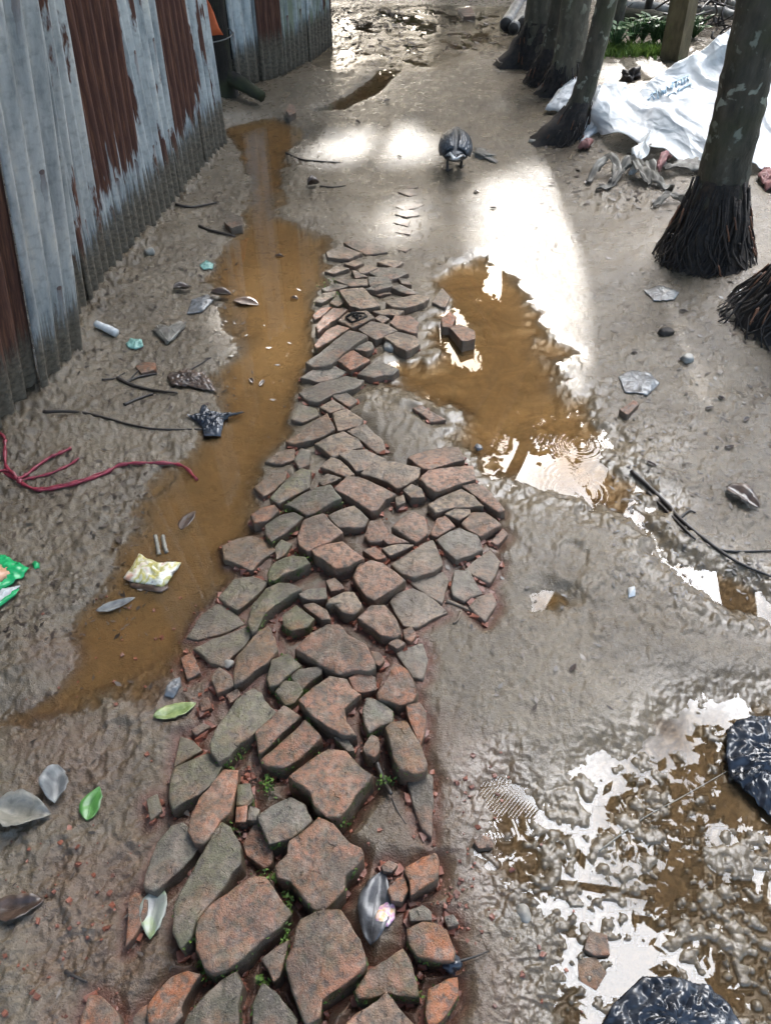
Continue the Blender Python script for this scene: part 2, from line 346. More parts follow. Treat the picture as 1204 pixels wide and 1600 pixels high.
M = dict(
    ground=mat_ground(), brick=mat_brick(), tin=mat_tin(), tarp=mat_tarp(),
    water=mat_water('puddle_water', (.88, .67, .40), (.27, .165, .07), .34),
    waterlr=mat_water('thin_puddle_water', (.82, .64, .42), (.12, .08, .043), .48, .008),
    pond=mat_water('pond_water', (.5, .5, .4), (.085, .095, .07), .85, .02),
    palm=mat_bark('palm_bark', (.035, .032, .024), (.11, .098, .072), (.34, .36, .29), .85),
    palm2=mat_bark('pale_palm_bark', (.05, .046, .035), (.14, .125, .09), (.34, .35, .27), .8),
    root=simple('palm_roots', (.045, .033, .025), (.015, .012, .01), 40, .7, .8, .006),
    roottip=simple('root_tips', (.20, .085, .04), (.1, .045, .025), 40, .6),
    bark=mat_bark('tree_bark', (.022, .018, .014), (.07, .056, .042), (.09, .09, .06), .5),
    shadebark=mat_bark('bark_in_gap_shade', (.006, .005, .004), (.02, .016, .012), (.03, .03, .02), .4),  # bark copy darkened to carry the shade of the gap
    wood=mat_bark('mossy_timber', (.075, .062, .035), (.19, .155, .085), (.16, .17, .06), .5),
    log=simple('grey_wet_log', (.34, .33, .30), (.16, .15, .13), 18, .4, .5, .004),
    logend=simple('log_end', (.05, .045, .04), None, 40),
    twig=simple('wet_twig', (.035, .026, .02), None, 60, .45),
    brownleaf=mat_patch('dead_leaf', [(.028, .02, .016), (.07, .045, .032), (.13, .085, .06)], 30, .3),
    greyleaf=mat_patch('grey_leaf', [(.16, .15, .12), (.27, .25, .20), (.17, .16, .14)], 35, .55),
    silverleaf=mat_patch('silvery_leaf', [(.07, .07, .07), (.20, .20, .19), (.32, .32, .30)], 25, .5),
    greenleaf=mat_patch('green_leaf', [(.035, .12, .03), (.08, .22, .05), (.14, .30, .09)], 25, .35),
    yellowgreen=mat_patch('fading_leaf', [(.12, .17, .05), (.24, .30, .11), (.36, .36, .16)], 35, .35),
    purpleleaf=mat_patch('purple_green_leaf', [(.10, .08, .10), (.30, .32, .26), (.32, .42, .10)], 14, .3),
    red=simple('red_plastic', (.30, .035, .055), (.17, .02, .035), 60, .35, .4),
    blackbag=mat_patch('black_plastic', [(.008, .01, .014), (.025, .03, .04), (.06, .07, .085)], 14, .25, .5),
    greenwrap=simple('green_foil', (.02, .40, .13), (.012, .28, .09), 20, .25, .5),
    peach=simple('printed_peach', (.62, .35, .22), (.5, .25, .14), 30, .3, .3),
    foil=simple('silver_foil', (.6, .62, .62), (.4, .42, .42), 40, .2, .4),
    packet=mat_patch('printed_packet', [(.58, .30, .20), (.72, .68, .55), (.42, .36, .06), (.74, .72, .62), (.12, .1, .08)], 22, .35, .3),
    sticker=mat_patch('orange_pink_foil', [(.75, .40, .08), (.80, .60, .45), (.62, .30, .50), (.80, .65, .60)], 60, .3, .3),
    aqua=simple('aqua_plastic', (.20, .36, .31), (.13, .26, .22), 30, .3),
    whiteplastic=simple('white_plastic', (.62, .63, .62), (.42, .43, .42), 30, .3),
    clearfilm=mat_patch('grey_film', [(.09, .085, .08), (.15, .15, .15), (.22, .23, .23)], 30, .35),
    wetleaf=mat_patch('wet_grey_leaf', [(.03, .03, .032), (.085, .085, .088), (.15, .15, .15)], 30, .35),
    rag=mat_patch('dirty_rag', [(.055, .046, .036), (.14, .125, .10), (.30, .28, .24)], 12, .7),
    orange=simple('orange_cloth', (.62, .14, .045), (.5, .1, .03), 20, .7),
    pink=simple('pink_rag', (.24, .10, .09), (.17, .075, .065), 20, .6),
    blueink=simple('blue_ink', (.36, .50, .60), (.5, .6, .66), 50, .5),
    chip=simple('brick_chip', (.28, .09, .05), (.13, .05, .032), 25, .45, .6),
    pebble=simple('pebble', (.30, .28, .24), (.2, .18, .15), 30, .5),
    dark=simple('gap_shade_boards', (.02, .018, .016), None, 8, .8),  # shade of the gap put into the board colour
    moss=mat_leafy('moss', (.03, .06, .010), (.14, .24, .035), .7, .1),
    plant=mat_leafy('plant_leaf', (.03, .09, .03), (.12, .22, .08), .4, .25),
    grass=mat_leafy('grass_blade', (.06, .12, .02), (.16, .24, .05), .5, .3),
    canopy=mat_leafy('canopy_leaf', (.02, .045, .012), (.055, .10, .028), .5, .3),
    litter=mat_leafy('litter_flake', (.02, .015, .012), (.11, .08, .06), .4, 0),
    frond=mat_leafy('palm_leaflet', (.025, .055, .012), (.06, .11, .03), .4, .3),
    duck=None, bill=simple('duck_bill', (.25, .12, .05), None, 30, .4), leg=simple('duck_leg', (.03, .027, .025), None, 60, .4),
    eye=simple('eye', (.01, .01, .01), None, 10, .1),
    wire=simple('shadow_cable_black', (.02, .02, .02), None, 10, .5),
)

# ---------------------------------------------------------------- the brick strip: outline of each brick's top, colour, height, show, moss, mud
TINT = dict(r=(.34, .145, .08), p=(.36, .19, .12), o=(.39, .12, .04), g=(.21, .185, .14), m=(.165, .142, .075), t=(.34, .24, .155), b=(.23, .115, .052), d=(.115, .09, .065))
TILE = dict(A=(160, 1200, 4), B=(420, 1200, 4), C=(200, 900, 4), D=(430, 920, 4), E=(320, 660, 4), F=(520, 660, 4), G=(440, 350, 4), H=(600, 250, 8), P=(0, 0, 1))
BRICKS = '''
A o 5 7 .2 0 | bright orange brick lying flat at the near left end of the strip | 285,1480 330,1410 440,1300 530,1272 605,1295 545,1380 490,1500 500,1540 450,1600 300,1600
A d 5 7 .5 0 | charcoal brick with orange worn corner beside the bright orange end brick | 545,1530 640,1420 740,1330 830,1280 870,1360 840,1470 850,1600 500,1640
A r 6 9 .6 0 | large dark-stained red brick with pale scuffs, right of the long ridged brick | 610,940 700,840 830,750 930,680 1010,680 1060,740 1090,800 1170,900 1110,980 980,1080 870,1190 780,1255 700,1270 640,1240 600,1130 590,1040
A m 6 7 .6 .2 | long ridged grey-green brick tilted on edge beside the fallen two-tone leaf | 740,345 800,380 850,470 860,600 800,660 740,760 640,880 580,960 560,1050 500,1105 450,1000 455,850 500,760 590,600 650,500 700,400
A g 4 5 .4 .3 | rounded pale grey brick with mossy rim, above the two-tone leaf | 300,600 340,470 430,370 500,345 560,400 600,500 560,560 480,640 400,700 330,760 265,740 270,660
A r 5 6 .3 0 | long rust-red brick standing above the rounded pale grey one | 750,-10 840,0 830,100 800,270 740,330 690,420 640,480 590,480 545,400 560,290 620,170 700,70
C m 4 5 .5 .2 | grey-green brick half sunk at the left edge, left of the rust-red long brick | 290,1190 390,1150 490,1100 530,1110 580,1190 540,1270 480,1340 380,1400 280,1455 265,1400 270,1290
A m 1.5 2 .5 .6 | small mossy brick end barely showing through the left mud near the green leaf | 280,200 340,170 370,260 300,320
A o 1.5 3 0 .2 | narrow orange brick sliver in the mud left of the two-tone leaf | 165,820 215,785 280,830 270,920 210,1030 150,1110 160,980
P o 2 3 0 .2 | broken orange brick corner at the very bottom left of the strip | 127,1592 140,1557 157,1557 185,1585 188,1610 126,1610
A o 2 4 0 .2 | small orange brick end squeezed left of the bright orange brick | 200,1560 250,1500 290,1480 280,1610 200,1610
A p 3 6 .3 0 | pinkish grey wedge of brick jammed below the dark-stained large brick | 1000,1190 1110,1110 1160,1080 1140,1170 1110,1290 1070,1330 1040,1250
A d 4 7 .5 0 | dark brick with one tan patch and moss cap at the bottom of the strip | 940,1480 1000,1350 1080,1400 1150,1490 1204,1560 1204,1640 950,1640
P g 5 8 .5 0 | bluish grey square brick between two large reddish squares | 402,1275 432,1255 456,1246 474,1258 486,1282 482,1286 457,1307 422,1319 412,1297
P m 3 5 .8 0 | small mossy cube of brick beside the rust-red joint rubble | 372,1227 390,1225 394,1247 386,1258 370,1257
P r 3 5 .2 0 | little red brick chunk wedged above the ridged grey-green brick | 370,1262 386,1259 384,1283 368,1284
P g 3 5 .3 0 | little grey brick chunk left of the bluish grey square brick | 391,1259 405,1265 400,1280 387,1280
A r 1 4 .1 0 | dark red slab sunk deep beside the ridged grey-green brick | 880,470 960,330 1000,370 1060,480 1060,580 1010,620 900,540
B r 6 9 .5 0 | large reddish square brick with notched right side, above the smooth tall one | 45,610 120,540 130,460 240,390 310,320 400,360 450,420 500,470 560,500 580,540 530,620 470,660 470,740 400,820 340,880 270,855 200,770 140,700 60,680
B r 6 9 .5 0 | large smooth reddish brick tapering downwards at the near end | 205,950 290,910 380,895 450,905 500,980 560,1080 595,1170 600,1230 520,1310 420,1380 330,1440 320,1540 240,1590 190,1480 110,1240 115,1190 155,1110 170,1010
B p 6 8 .3 0 | pink-grey brick cut off by the bottom of the photo | 490,1600 540,1550 680,1460 735,1410 790,1490 900,1600 950,1660 450,1660
B r 4 7 .9 0 | dark reddish brick with bright moss on its near edge | 545,1390 620,1270 740,1200 830,1130 870,1200 910,1320 930,1420 800,1420 740,1400 650,1430 560,1440
B o 4 6 .3 0 | orange-topped brick with black side beside the pink and orange foil scrap | 860,620 960,560 1040,530 1060,580 1050,690 960,740 890,790 880,700 850,640
B o 3 5 .1 0 | small dark orange brick bit just above the foil scrap | 745,760 800,690 840,680 865,760 830,830 770,820
B o 4 6 .7 0 | mossy orange brick at the right edge above the black knotted scrap | 870,1010 960,960 1050,970 1110,1020 1150,1130 1150,1200 1040,1200 930,1170 880,1100
B o 4 6 .5 0 | orange and grey brick at the lower right corner of the strip | 980,1530 1000,1380 1120,1320 1175,1310 1180,1420 1110,1540 1060,1590 1000,1600
B g 3 4 .1 .1 | small grey stone-like brick bit right of the foil scrap | 880,890 960,860 1010,900 1010,950 890,950
B g 2 3 .1 .2 | tiny grey brick bit in the shiny mud right of the mossy orange brick | 1100,930 1150,920 1180,970 1120,990
D d 1.5 2 .1 .3 | dark triangular slab flush with the mud at the strip's right edge | 830,1210 940,1160 980,1180 985,1300 975,1540 920,1500 860,1340
B p 2 3 0 .2 | small pink brick lump in the mud above the grey wet leaf | 705,610 750,580 800,600 765,650 720,645
C m 5 6 .5 .1 | long fibrous grey-brown brick with mossy lower end, pointing up the path | 520,1060 560,960 620,870 680,770 770,700 830,720 850,770 920,840 860,900 780,980 700,1040 640,1120 580,1160 530,1110
C r 5 7 .5 0 | narrow grey-red brick lying parallel above its wider twin | 800,970 890,890 970,815 1070,870 1040,910 960,980 880,1060 820,1100
C r 5 7 .6 0 | wide grey-red brick under the narrow parallel one, left of the big square | 830,1140 940,1060 1060,950 1100,905 1150,950 1200,1010 1130,1080 1050,1150 980,1190 880,1170
C m 2 3 .2 .4 | mud-washed brown brick on the left edge below the submerged one | 420,450 540,390 620,370 740,320 770,370 730,430 640,510 590,560 520,530
C b 4 5 .3 .1 | long orange-brown brick leaning right of the mud-washed brown brick | 660,640 680,500 740,430 800,350 870,310 910,380 930,470 860,550 790,590 720,660 670,670
C m 4 6 .7 0 | oblong tan brick with dark mossy edge, left of the great pink brick | 870,640 900,520 1000,480 1080,560 1020,600 940,670 890,690
C g 4 6 .5 0 | low grey oblong brick just below the great pink brick | 1020,620 1070,580 1204,570 1204,610 1130,660 1090,700 1050,670
C m 4 6 1.0 0 | small brick almost wholly covered in green moss | 920,720 980,650 1060,660 1090,720 1040,790 990,810
C m .8 1 .2 .5 | brown-green brick lying just under the brown puddle water | 370,380 460,240 560,170 640,210 720,300 640,340 540,370 440,395
E m 2 3 .3 .4 | rounded brown brick with yellow stain at the puddle's edge | 90,1090 180,980 300,960 390,1000 340,1060 260,1130 200,1170 140,1130
E m 5 7 .7 0 | rounded dark green brick leaning over the red rubble gap | 270,1250 300,1140 380,1040 460,1000 540,1010 600,1040 530,1080 440,1140 380,1190 330,1290 300,1300
C o 1 2 0 .3 | flat orange brick patch in the mud near the fading green leaf | 330,510 400,480 450,600 370,640
C b 3 4 .1 .2 | small upright brown brick above the orange chips on the left | 520,630 570,570 640,620 660,680 560,730
C o 2 3 0 .1 | bright orange brick chip beside the tip of the fading green leaf | 450,780 500,760 520,820 460,840
C r 2 3 0 .2 | rust brick chip above the fibrous grey-brown brick | 620,740 680,705 700,740 640,790
C r 1.5 3 0 .4 | wet brown brick chip with dark underside below the fading leaf | 400,960 470,920 510,940 430,990
C m 1 2 .3 .6 | thin mossy slab edge in the left mud under the fading green leaf | 290,1190 330,1000 400,1030 460,1090 390,1130
D r 6 9 .3 0 | great pink-brown brick, broadest of the strip's middle | 130,370 220,280 330,225 400,230 450,290 560,350 600,430 620,490 580,510 480,505 400,530 300,470 200,410
D r 6 8 .4 0 | large reddish brick with a bitten hollow in its right side | 150,700 240,620 340,545 440,560 470,610 530,650 430,740 440,830 500,900 430,905 330,860 230,790
D r 6.5 10 .6 0 | biggest square red brick standing proud with a deep shaded near face | 90,1170 200,1090 330,1000 440,1010 500,1090 600,1160 570,1200 500,1280 470,1340 400,1420 320,1420 240,1340 220,1260 120,1200
D r 4 6 .2 0 | small dark red block tucked under the great pink-brown brick | 460,560 560,515 620,550 630,620 560,640 500,640
D o 5 7 .3 0 | orange-rimmed grey brick at the right edge above the plain orange one | 640,650 700,560 740,460 820,500 860,580 885,640 860,690 780,720 720,700 650,680
D o 4 5 .1 0 | plain orange oval brick on the right edge by the shiny mud | 820,730 900,715 940,770 935,880 905,970 870,900 830,800
D g 4 7 .8 0 | grey brick with moss tuft, right of the brick with the bitten hollow | 550,760 570,680 650,700 730,760 730,830 650,850 590,900 560,840
D b 6 9 .6 0 | large tilted orange-brown brick with ridged top and mossy shaded side | 690,870 740,830 820,830 860,900 910,990 945,1090 930,1130 860,1150 780,1120 740,1060 720,950
D p 4 6 .4 0 | small pale brick stub above the broken stick | 550,990 600,910 640,930 650,1000 620,1050 570,1030
D g 3 5 .6 0 | little triangular grey brick beside bright red crumbs | 370,930 440,920 490,1000 450,1010
D g 1.5 1.5 .1 .8 | muddy flat grey brick flush with the mud right of the red crumbs | 760,400 830,360 920,340 950,440 920,560 860,550 800,470
D p 5 7 .3 0 | tan-pink brick with dark scooped left end in the strip's middle | 520,180 600,110 680,110 750,190 780,260 740,290 660,280 580,220
D t 5 7 .3 0 | tan brick with dark hollow left side, above the great pink-brown brick | 320,100 340,65 430,20 490,20 540,100 490,150 420,140 370,90
D g 4 5 .3 0 | flat grey kite-shaped brick above the tan brick with the hollow side | 150,30 200,0 310,-10 320,60 250,70 180,60
D p 4 6 .4 0 | slim pinkish brick sloping into the red rubble gap | 180,100 240,85 320,130 340,180 290,190 220,140
D m 4 6 .7 0 | pale-topped mossy brick beside the red rubble gap | 50,160 130,100 240,190 200,240 100,260 50,220
D t 1.5 2 .1 .7 | wide pale mud-coated brick left of the crossed pale twigs | 720,80 760,30 860,0 960,40 1070,140 970,190 880,240 800,230 750,150
D r 2 4 0 0 | bright red broken chunk in the hole right of the great pink brick | 600,390 650,400 680,440 650,480 600,450
D p 3 5 0 0 | pale pink chip over the dark hole right of the great pink brick | 710,340 760,310 810,340 760,370
D r 3 4 0 0 | small reddish brick stub at the tip of the scooped tan-pink brick | 800,260 850,240 880,290 850,325 810,310
E g 5 7 .8 0 | grey-green six-sided brick with a bright moss fringe below it | 500,500 580,460 700,405 780,400 850,480 770,510 690,560 640,570 560,520
E t 4 5 .2 .1 | pale tan diamond brick right of the long brown brick at the puddle | 690,130 780,90 860,60 960,110 980,150 880,180 800,210 740,160
E p 6 9 .2 0 | pink brick with a white chalky patch, over a deep dark gap | 580,710 620,610 740,575 790,630 860,690 770,740 640,790 590,750
E p 6 9 .3 0 | pale grey-pink brick with tall red near face, below the chalky one | 670,790 740,760 860,745 920,800 990,850 900,890 820,910 740,850 690,820
E t 4 5 .1 .3 | pale wet brick right of the grey-green six-sided brick | 770,580 860,540 930,520 1020,600 990,650 900,650 830,650
E m 5 7 .9 0 | mossy brick with blood-red broken right face | 400,920 440,870 540,830 620,840 650,880 570,920 500,940 440,985 400,970
E b 1.8 2.5 .3 .3 | broad brown brick with a grey blotch at the puddle's right shore | 110,770 200,720 300,700 380,730 440,800 360,850 290,930 230,900 130,860
E o 4 5 .1 0 | round red-brown brick at the puddle's edge next to the dark one | 290,580 350,530 430,505 460,550 390,610 310,630
E d 4 6 .6 0 | dark purplish brick with moss on its right, next to the round red one | 380,640 470,580 550,560 610,590 550,650 480,700 420,740 385,700
E m 3 4 .5 0 | small olive brick between the dark purplish and the blood-red faced one | 440,780 480,735 540,760 500,820 450,850
E t 3 4 .1 .2 | pale narrow pointed brick left of the cracked flat tan brick | 725,270 790,215 850,240 930,320 880,340 790,300
E t 3 4 .1 .2 | little pale wedge brick under the narrow pointed one | 715,370 760,320 850,350 800,370 740,390
E m 4 5 .4 0 | olive-brown tilted brick just above the grey-green six-sided brick | 410,470 520,350 600,290 660,300 650,400 560,450 470,500
E b 2 3 .2 .3 | brown wet brick at the shore left of the olive-brown tilted one | 310,400 420,320 510,310 500,360 430,420 370,460
E b 1.5 2 .2 .4 | rusty brick corner dipping into the left puddle | 380,240 460,180 560,160 560,230 480,260
E g 2.5 3 .3 .3 | grey crumbled brick between the rusty corner and the long brown brick | 560,230 600,160 660,170 650,260 590,290
E p 5 6 .2 .1 | broad tan-pink brick with tiny holes and a splintered right tip | 810,420 890,340 960,340 1080,390 1190,440 1120,480 1080,540 1040,550 960,500 880,450
E p 4 6 .1 0 | small square pinkish brick beneath the tall red near face | 760,990 810,970 870,1030 790,1055
G b 3.5 4.5 .2 .2 | long brown brick with bubbly wet near edge at the puddle | 30,1350 110,1310 190,1240 280,1185 330,1280 250,1330 170,1350 90,1370
F p 4 5 .1 .1 | pinkish oblong brick at the right puddle's near shore | 470,215 560,180 700,145 780,150 820,235 720,260 610,300 560,290
F p 5 6 .1 0 | orange-pink oblong brick directly below the one at the puddle shore | 545,350 600,300 720,280 870,260 885,350 770,390 650,435 590,400
F p 4 5 .1 .1 | thin slanting brick slab at the right edge of the strip | 805,390 880,375 950,400 1010,470 1070,545 1030,560 960,510 880,450
F t 4 6 .2 .1 | tan brick with a hole near its right end, left of the thin slab | 595,510 680,460 800,415 870,460 930,520 850,530 760,530 650,555
F t 3 5 .1 .1 | narrow tan brick sliver under the brick with the hole | 700,570 760,540 850,540 860,570 790,605
F p 4 6 .1 .1 | rosy brick at the right edge under the thin slanting slab | 805,625 870,560 950,560 1050,640 990,670 920,710 850,670
F p 3 5 .1 .1 | small dusty pink brick left of the rosy edge brick | 610,690 650,600 700,585 760,650 700,680 650,710
F p 4 5 .1 .1 | five-sided pink-brown brick in the middle, beside loose splinters | 370,650 420,600 500,560 570,590 590,690 520,745 450,700
F g 3 4 .1 .5 | pale grey wet brick below the rosy edge brick | 650,730 720,690 790,665 900,710 930,790 850,830 770,850 700,790
F t 3 4 .1 .5 | large mud-smeared tan brick left of the pale grey wet one | 370,880 470,820 560,760 620,740 670,850 680,890 620,930 510,960 430,930
F p 5 7 .2 .1 | broad tan-pink square brick with sharp right corner over a dark gap | 130,960 160,890 240,860 310,880 450,990 370,1040 260,1110 190,1060
F t 1.8 2.5 0 .7 | pale wet brick sinking into mud at the far right edge, above the red one | 825,915 900,850 980,800 1040,870 1010,960 980,1000 900,960
F g 1.8 2.5 0 .6 | grey mud-coated brick right of the smeared tan one | 740,1040 760,930 850,930 930,1060 860,1080 820,1110 750,1080
F t 1.2 1.6 0 .8 | tan brick under smooth mud between the grey and the smeared one | 480,990 560,960 690,930 720,990 680,1130 600,1090
F p 1.5 2.5 0 .6 | reddish brick end in mud right of the crossed twigs | 850,1150 900,1090 990,1060 1020,1130 950,1240 900,1200
F p 3 4 .1 .2 | broken pink brick with grey flecks left of the five-sided one | 200,700 230,610 300,610 340,680 300,740 230,740
F t 3 4 .1 .2 | small tan trapezoid brick above the mud-smeared tan brick | 310,790 400,760 500,760 430,800 360,830
F r 3 4 0 .1 | thin red-brown brick flake between two tan ones | 300,720 340,690 470,745 350,755
F r 3 4 0 .1 | triangular red-brown brick shard above the broad square brick | 190,800 260,770 330,840 270,860
F t 4 6 .1 .1 | dark-edged tan brick cube above the twig litter in the middle | 440,420 490,385 550,410 570,460 490,470
F t 3 4 .1 .1 | little rounded tan brick beside the splintered tip | 390,470 440,445 450,500 400,520
F t 4 5 .1 .3 | large flat grey-tan brick above the tan cube | 180,310 260,250 390,250 540,290 530,340 440,390 400,400 330,360
F t 4 5 .1 .3 | flat tan brick with one cracked-off corner | 40,210 110,180 200,170 330,220 330,250 230,280 150,300 90,240
F t 2.5 3 .1 .3 | tan brick touching the foaming shore of the right puddle | 90,60 200,20 310,110 330,160 270,175 180,110
G t 3 4 .1 .2 | tan brick right of the long brown one by the swirling wet mud | 320,1180 400,1155 510,1220 480,1260 350,1290
F p 2 3 0 .3 | small rosy brick bit in the mud below the rosy edge brick | 990,740 1060,670 1090,700 1030,760
G t 5 6 .2 0 | largest pale brick of the far part with a thin moss line on its left | 360,415 460,405 510,400 610,500 500,520 430,510 390,460
G t 4 5 0 0 | pale oblong brick pointing at the puddle right of the largest pale far brick | 655,490 730,460 850,430 920,450 880,490 770,530 690,520
G t 4 5 0 0 | pale brick with a stamped square frog and mark in its top | 355,590 410,550 530,545 575,590 490,630 440,645
G t 4 5.5 .1 0 | grey-tan diamond brick just below the stamped one | 480,660 560,610 640,620 720,660 650,690 590,720 530,690
G t 4 5.5 .1 0 | grey-tan squarish brick right of the diamond one, over a pebbly hole | 640,710 720,670 830,690 860,740 780,800 710,760
G p 4 5 0 0 | rounded tan brick with a dark spot near the right puddle | 680,620 710,570 800,570 850,610 840,680 780,670 720,650
G t 3 4 0 0 | thin pale brick above the rounded one with the dark spot | 570,545 650,530 760,540 720,570 620,565
G t 2.5 3 0 0 | small bright oval brick bit beside the stamped brick | 580,590 620,565 670,590 630,615
G r 3 4 .2 0 | long reddish brick at the left puddle's edge, left of the stamped one | 215,640 260,570 320,520 410,530 370,570 300,620 230,680
G r 3.5 4.5 .5 0 | reddish-tan brick with green right edge by the golden water | 205,760 280,660 350,625 420,650 360,690 290,740 220,775
G d 5 6 .2 0 | long dark brick with reddish upper end sloping to the golden water | 155,850 240,800 330,730 420,670 490,690 530,710 450,760 380,810 310,870 210,880
G g 3.5 5 .2 0 | little grey brick wedged right of the long dark one | 460,780 510,720 560,735 575,770 530,800
G r 4 5 .1 0 | dark pink square brick below the little grey wedge | 350,850 400,800 450,790 550,850 500,880 430,910
G g 3.5 4.5 0 .1 | grey arrow-shaped brick pointing into the right puddle | 480,930 540,880 600,850 730,910 690,940 640,940 580,960
G g 2 3 .1 .3 | upper of two flat dark-grey bricks below the long dark one | 120,960 200,910 330,890 400,920 340,960 230,985
G g 2.5 3.5 .1 .3 | lower of two flat dark-grey bricks, with a black left face | 110,1050 240,990 400,950 510,980 460,1030 330,1060 240,1110 170,1100
G t 2.5 3 0 .3 | little tan brick under the lower flat dark-grey brick | 240,1140 320,1095 390,1150 300,1180
G t 2 2.5 0 .4 | tan brick end melting into the swirling wet mud | 310,1070 400,1050 470,1100 420,1140 370,1110
G m 1.5 2 .2 .5 | wet dark brick lump in the left puddle's edge above the long brown brick | 60,1220 100,1120 210,1150 230,1190 130,1240
G o 2 3 .1 0 | small orange brick corner at the golden water | 195,570 240,530 310,520 270,560 210,590
G t 2.5 3 .5 0 | pale mossy brick corner above the small orange one | 210,480 260,430 340,420 330,450 250,490
G g 2 2.5 .3 0 | thin pale brick with green edges above the mossy corner | 250,400 330,370 420,390 350,410 280,420
G t 2.5 3 .7 0 | pale brick wedge outlined in bright moss left of the largest far brick | 300,490 350,440 400,480 350,510
G t 2 2.5 0 .2 | long flat brick at the far top, right of a fork in the joints | 390,120 480,105 640,140 660,170 530,180 450,150
G t 2 2.5 0 .3 | flat brick at the far top left beside the golden water | 280,170 380,130 440,160 500,180 420,220 290,210
G t 2 2.5 .1 .2 | small pale brick second row from the far top, leftmost | 270,290 340,260 420,280 330,310
G t 2 2.5 0 .2 | small pale brick right of the leftmost one in its row | 390,250 450,220 510,240 450,270
G g 2.5 3 0 .1 | grey-tan diamond brick with a black near edge, far part of the strip | 550,300 620,270 740,280 790,310 700,340 620,330
G g 2.5 3 0 .1 | speckled grey brick under the far diamond brick | 540,330 640,330 690,350 620,380 550,380
G g 3 4 0 0 | flat grey brick overhanging a dark hole in the far part | 520,400 600,370 680,360 690,390 600,410
G t 1 3 0 0 | small brick down in the dark hole of the far part | 560,425 640,415 680,430 610,450
G g 2.5 3.5 0 0 | thin grey brick right of the dark hole of the far part | 690,400 740,380 860,430 780,435
G t 2 2.5 0 .2 | plain flat tan brick in the middle of the far part | 480,280 540,250 600,270 550,300 490,310
G g 2 3 0 .1 | small dark-sided triangle brick by the far shore of the right puddle | 730,340 780,340 810,380 750,370
G t 2 2.5 0 .2 | pale cracked brick near the far top right of the strip | 600,240 650,220 760,235 700,270
G t 2.5 3 .3 0 | pale brick lying right above the largest pale far brick | 330,350 420,340 530,340 530,380 430,390
G t 2 2.5 0 .2 | narrow pale brick in the far part above the speckled grey one | 440,290 530,320 460,335
G t 1.5 2 0 .3 | wet pale brick alone between mud and right puddle | 940,490 1000,400 1050,450 1020,520
G p 1.5 2.5 0 .4 | pinkish brick tip poking out of the swirling mud in the right puddle | 820,1150 870,1130 960,1190 1020,1220 930,1230 880,1190
H t 1.5 .5 0 .8 | sunken brick outline nearest the duck, on the right of the joints | 180,400 260,360 360,355 450,380 400,430 320,450 240,430
H t 1.5 .5 0 .8 | sunken eye-shaped brick in the bright mud, second from the duck | 140,580 210,540 340,545 490,555 400,600 260,620
H t 1.5 .5 0 .8 | sunken brick in bright mud, third from the duck | 140,680 260,630 430,640 440,690 280,720
H t 1.5 .5 0 .7 | thin sunken brick tip topmost of all, nearest the duck's feet | 200,325 240,330 340,355 420,340 300,300
H t 1.5 .5 0 .6 | sunken brick with a black notch in the glare, fourth from the duck | 120,780 180,740 330,740 300,830
H t 1.5 .5 0 .6 | sunken brick with a black notch in the glare, fifth from the duck | 140,900 240,860 350,870 320,930
H t 1.7 .7 0 .5 | sunken brick end with a black notch where the glare ends | 150,1110 240,1070 340,1100 260,1150
'''
BR = []
for line in BRICKS.strip().splitlines():
    head, lab, pts = [s.strip() for s in line.split('|')]
    k, c, h, j, mo, mu = head.split(); x0, y0, s = TILE[k]
    h = float(h)/100; j = float(j)/100
    P = [(x0+float(a)/s, y0+float(b)/s) for a, b in (q.split(',') for q in pts.split())]
    if h > .03: h *= .85
    j *= .85 if y0+max(float(q.split(',')[1]) for q in pts.split())/s > 1180 else .6
    BR.append(dict(c=c, h=h, j=j, moss=float(mo), mud=float(mu), label=lab, world=[G(x, y, h) for x, y in P]))


# ---------------------------------------------------------------- ground as one displaced sheet
def pxpoly(p, z=0): return [G(x, y, z) for x, y in p]
PUD = dict(
 left=[(345,200),(430,180),(478,205),(440,270),(428,330),(505,380),(508,430),(490,470),(492,560),(470,610),(470,650),(440,700),(400,760),(402,800),(385,860),(350,930),(320,990),(280,1030),(200,1075),(120,1110),(20,1150),(-40,1160),(-40,1120),(60,1085),(115,1040),(105,985),(160,925),(200,850),(240,770),(300,700),(350,650),(335,590),(372,530),(365,470),(335,440),(375,370),(400,280),(362,240)],
 right=[(690,415),(760,396),(805,430),(845,480),(890,560),(940,640),(985,720),(1040,800),(1046,850),(1000,852),(900,815),(840,785),(760,748),(715,715),(680,690),(668,650),(600,612),(545,596),(555,565),(650,548),(655,520),(690,500),(672,450)],
 strip=[(1020,835),(1050,872),(1130,893),(1190,925),(1230,960),(1215,985),(1130,960),(1080,922),(1010,868)],
 hole=[(830,930),(848,918),(878,922),(884,942),(866,955),(838,952)],
 low=[(730,1230),(790,1180),(850,1235),(900,1190),(960,1150),(1000,1120),(1100,1085),(1250,1080),(1260,1640),(855,1640),(872,1540),(890,1450),(800,1395),(745,1330)],
 far=[(470,178),(545,150),(590,112),(618,112),(596,145),(535,172)],
 fartop=[(512,20),(640,10),(800,14),(830,40),(815,75),(740,84),(690,108),(620,106),(590,90),(520,110),(500,95),(515,60)],
)
PW = {k: np.array(pxpoly(v)) for k, v in PUD.items()}
NR, NC, NX = 860, 760, 26
ys = np.concatenate([-30*np.linspace(1, 0, 14)[:-1]**2.2+.26, np.exp(np.linspace(math.log(.26), math.log(9.6), NR)), 9.6+60*np.linspace(0, 1, 22)[1:]**1.8])
us = np.concatenate([-(1+np.linspace(1, 0, NX)[:-1]), np.linspace(-1, 1, NC), 1+np.linspace(0, 1, NX)[1:]])
def halfw(y): return .75+.46*np.clip(y, 0, 30)
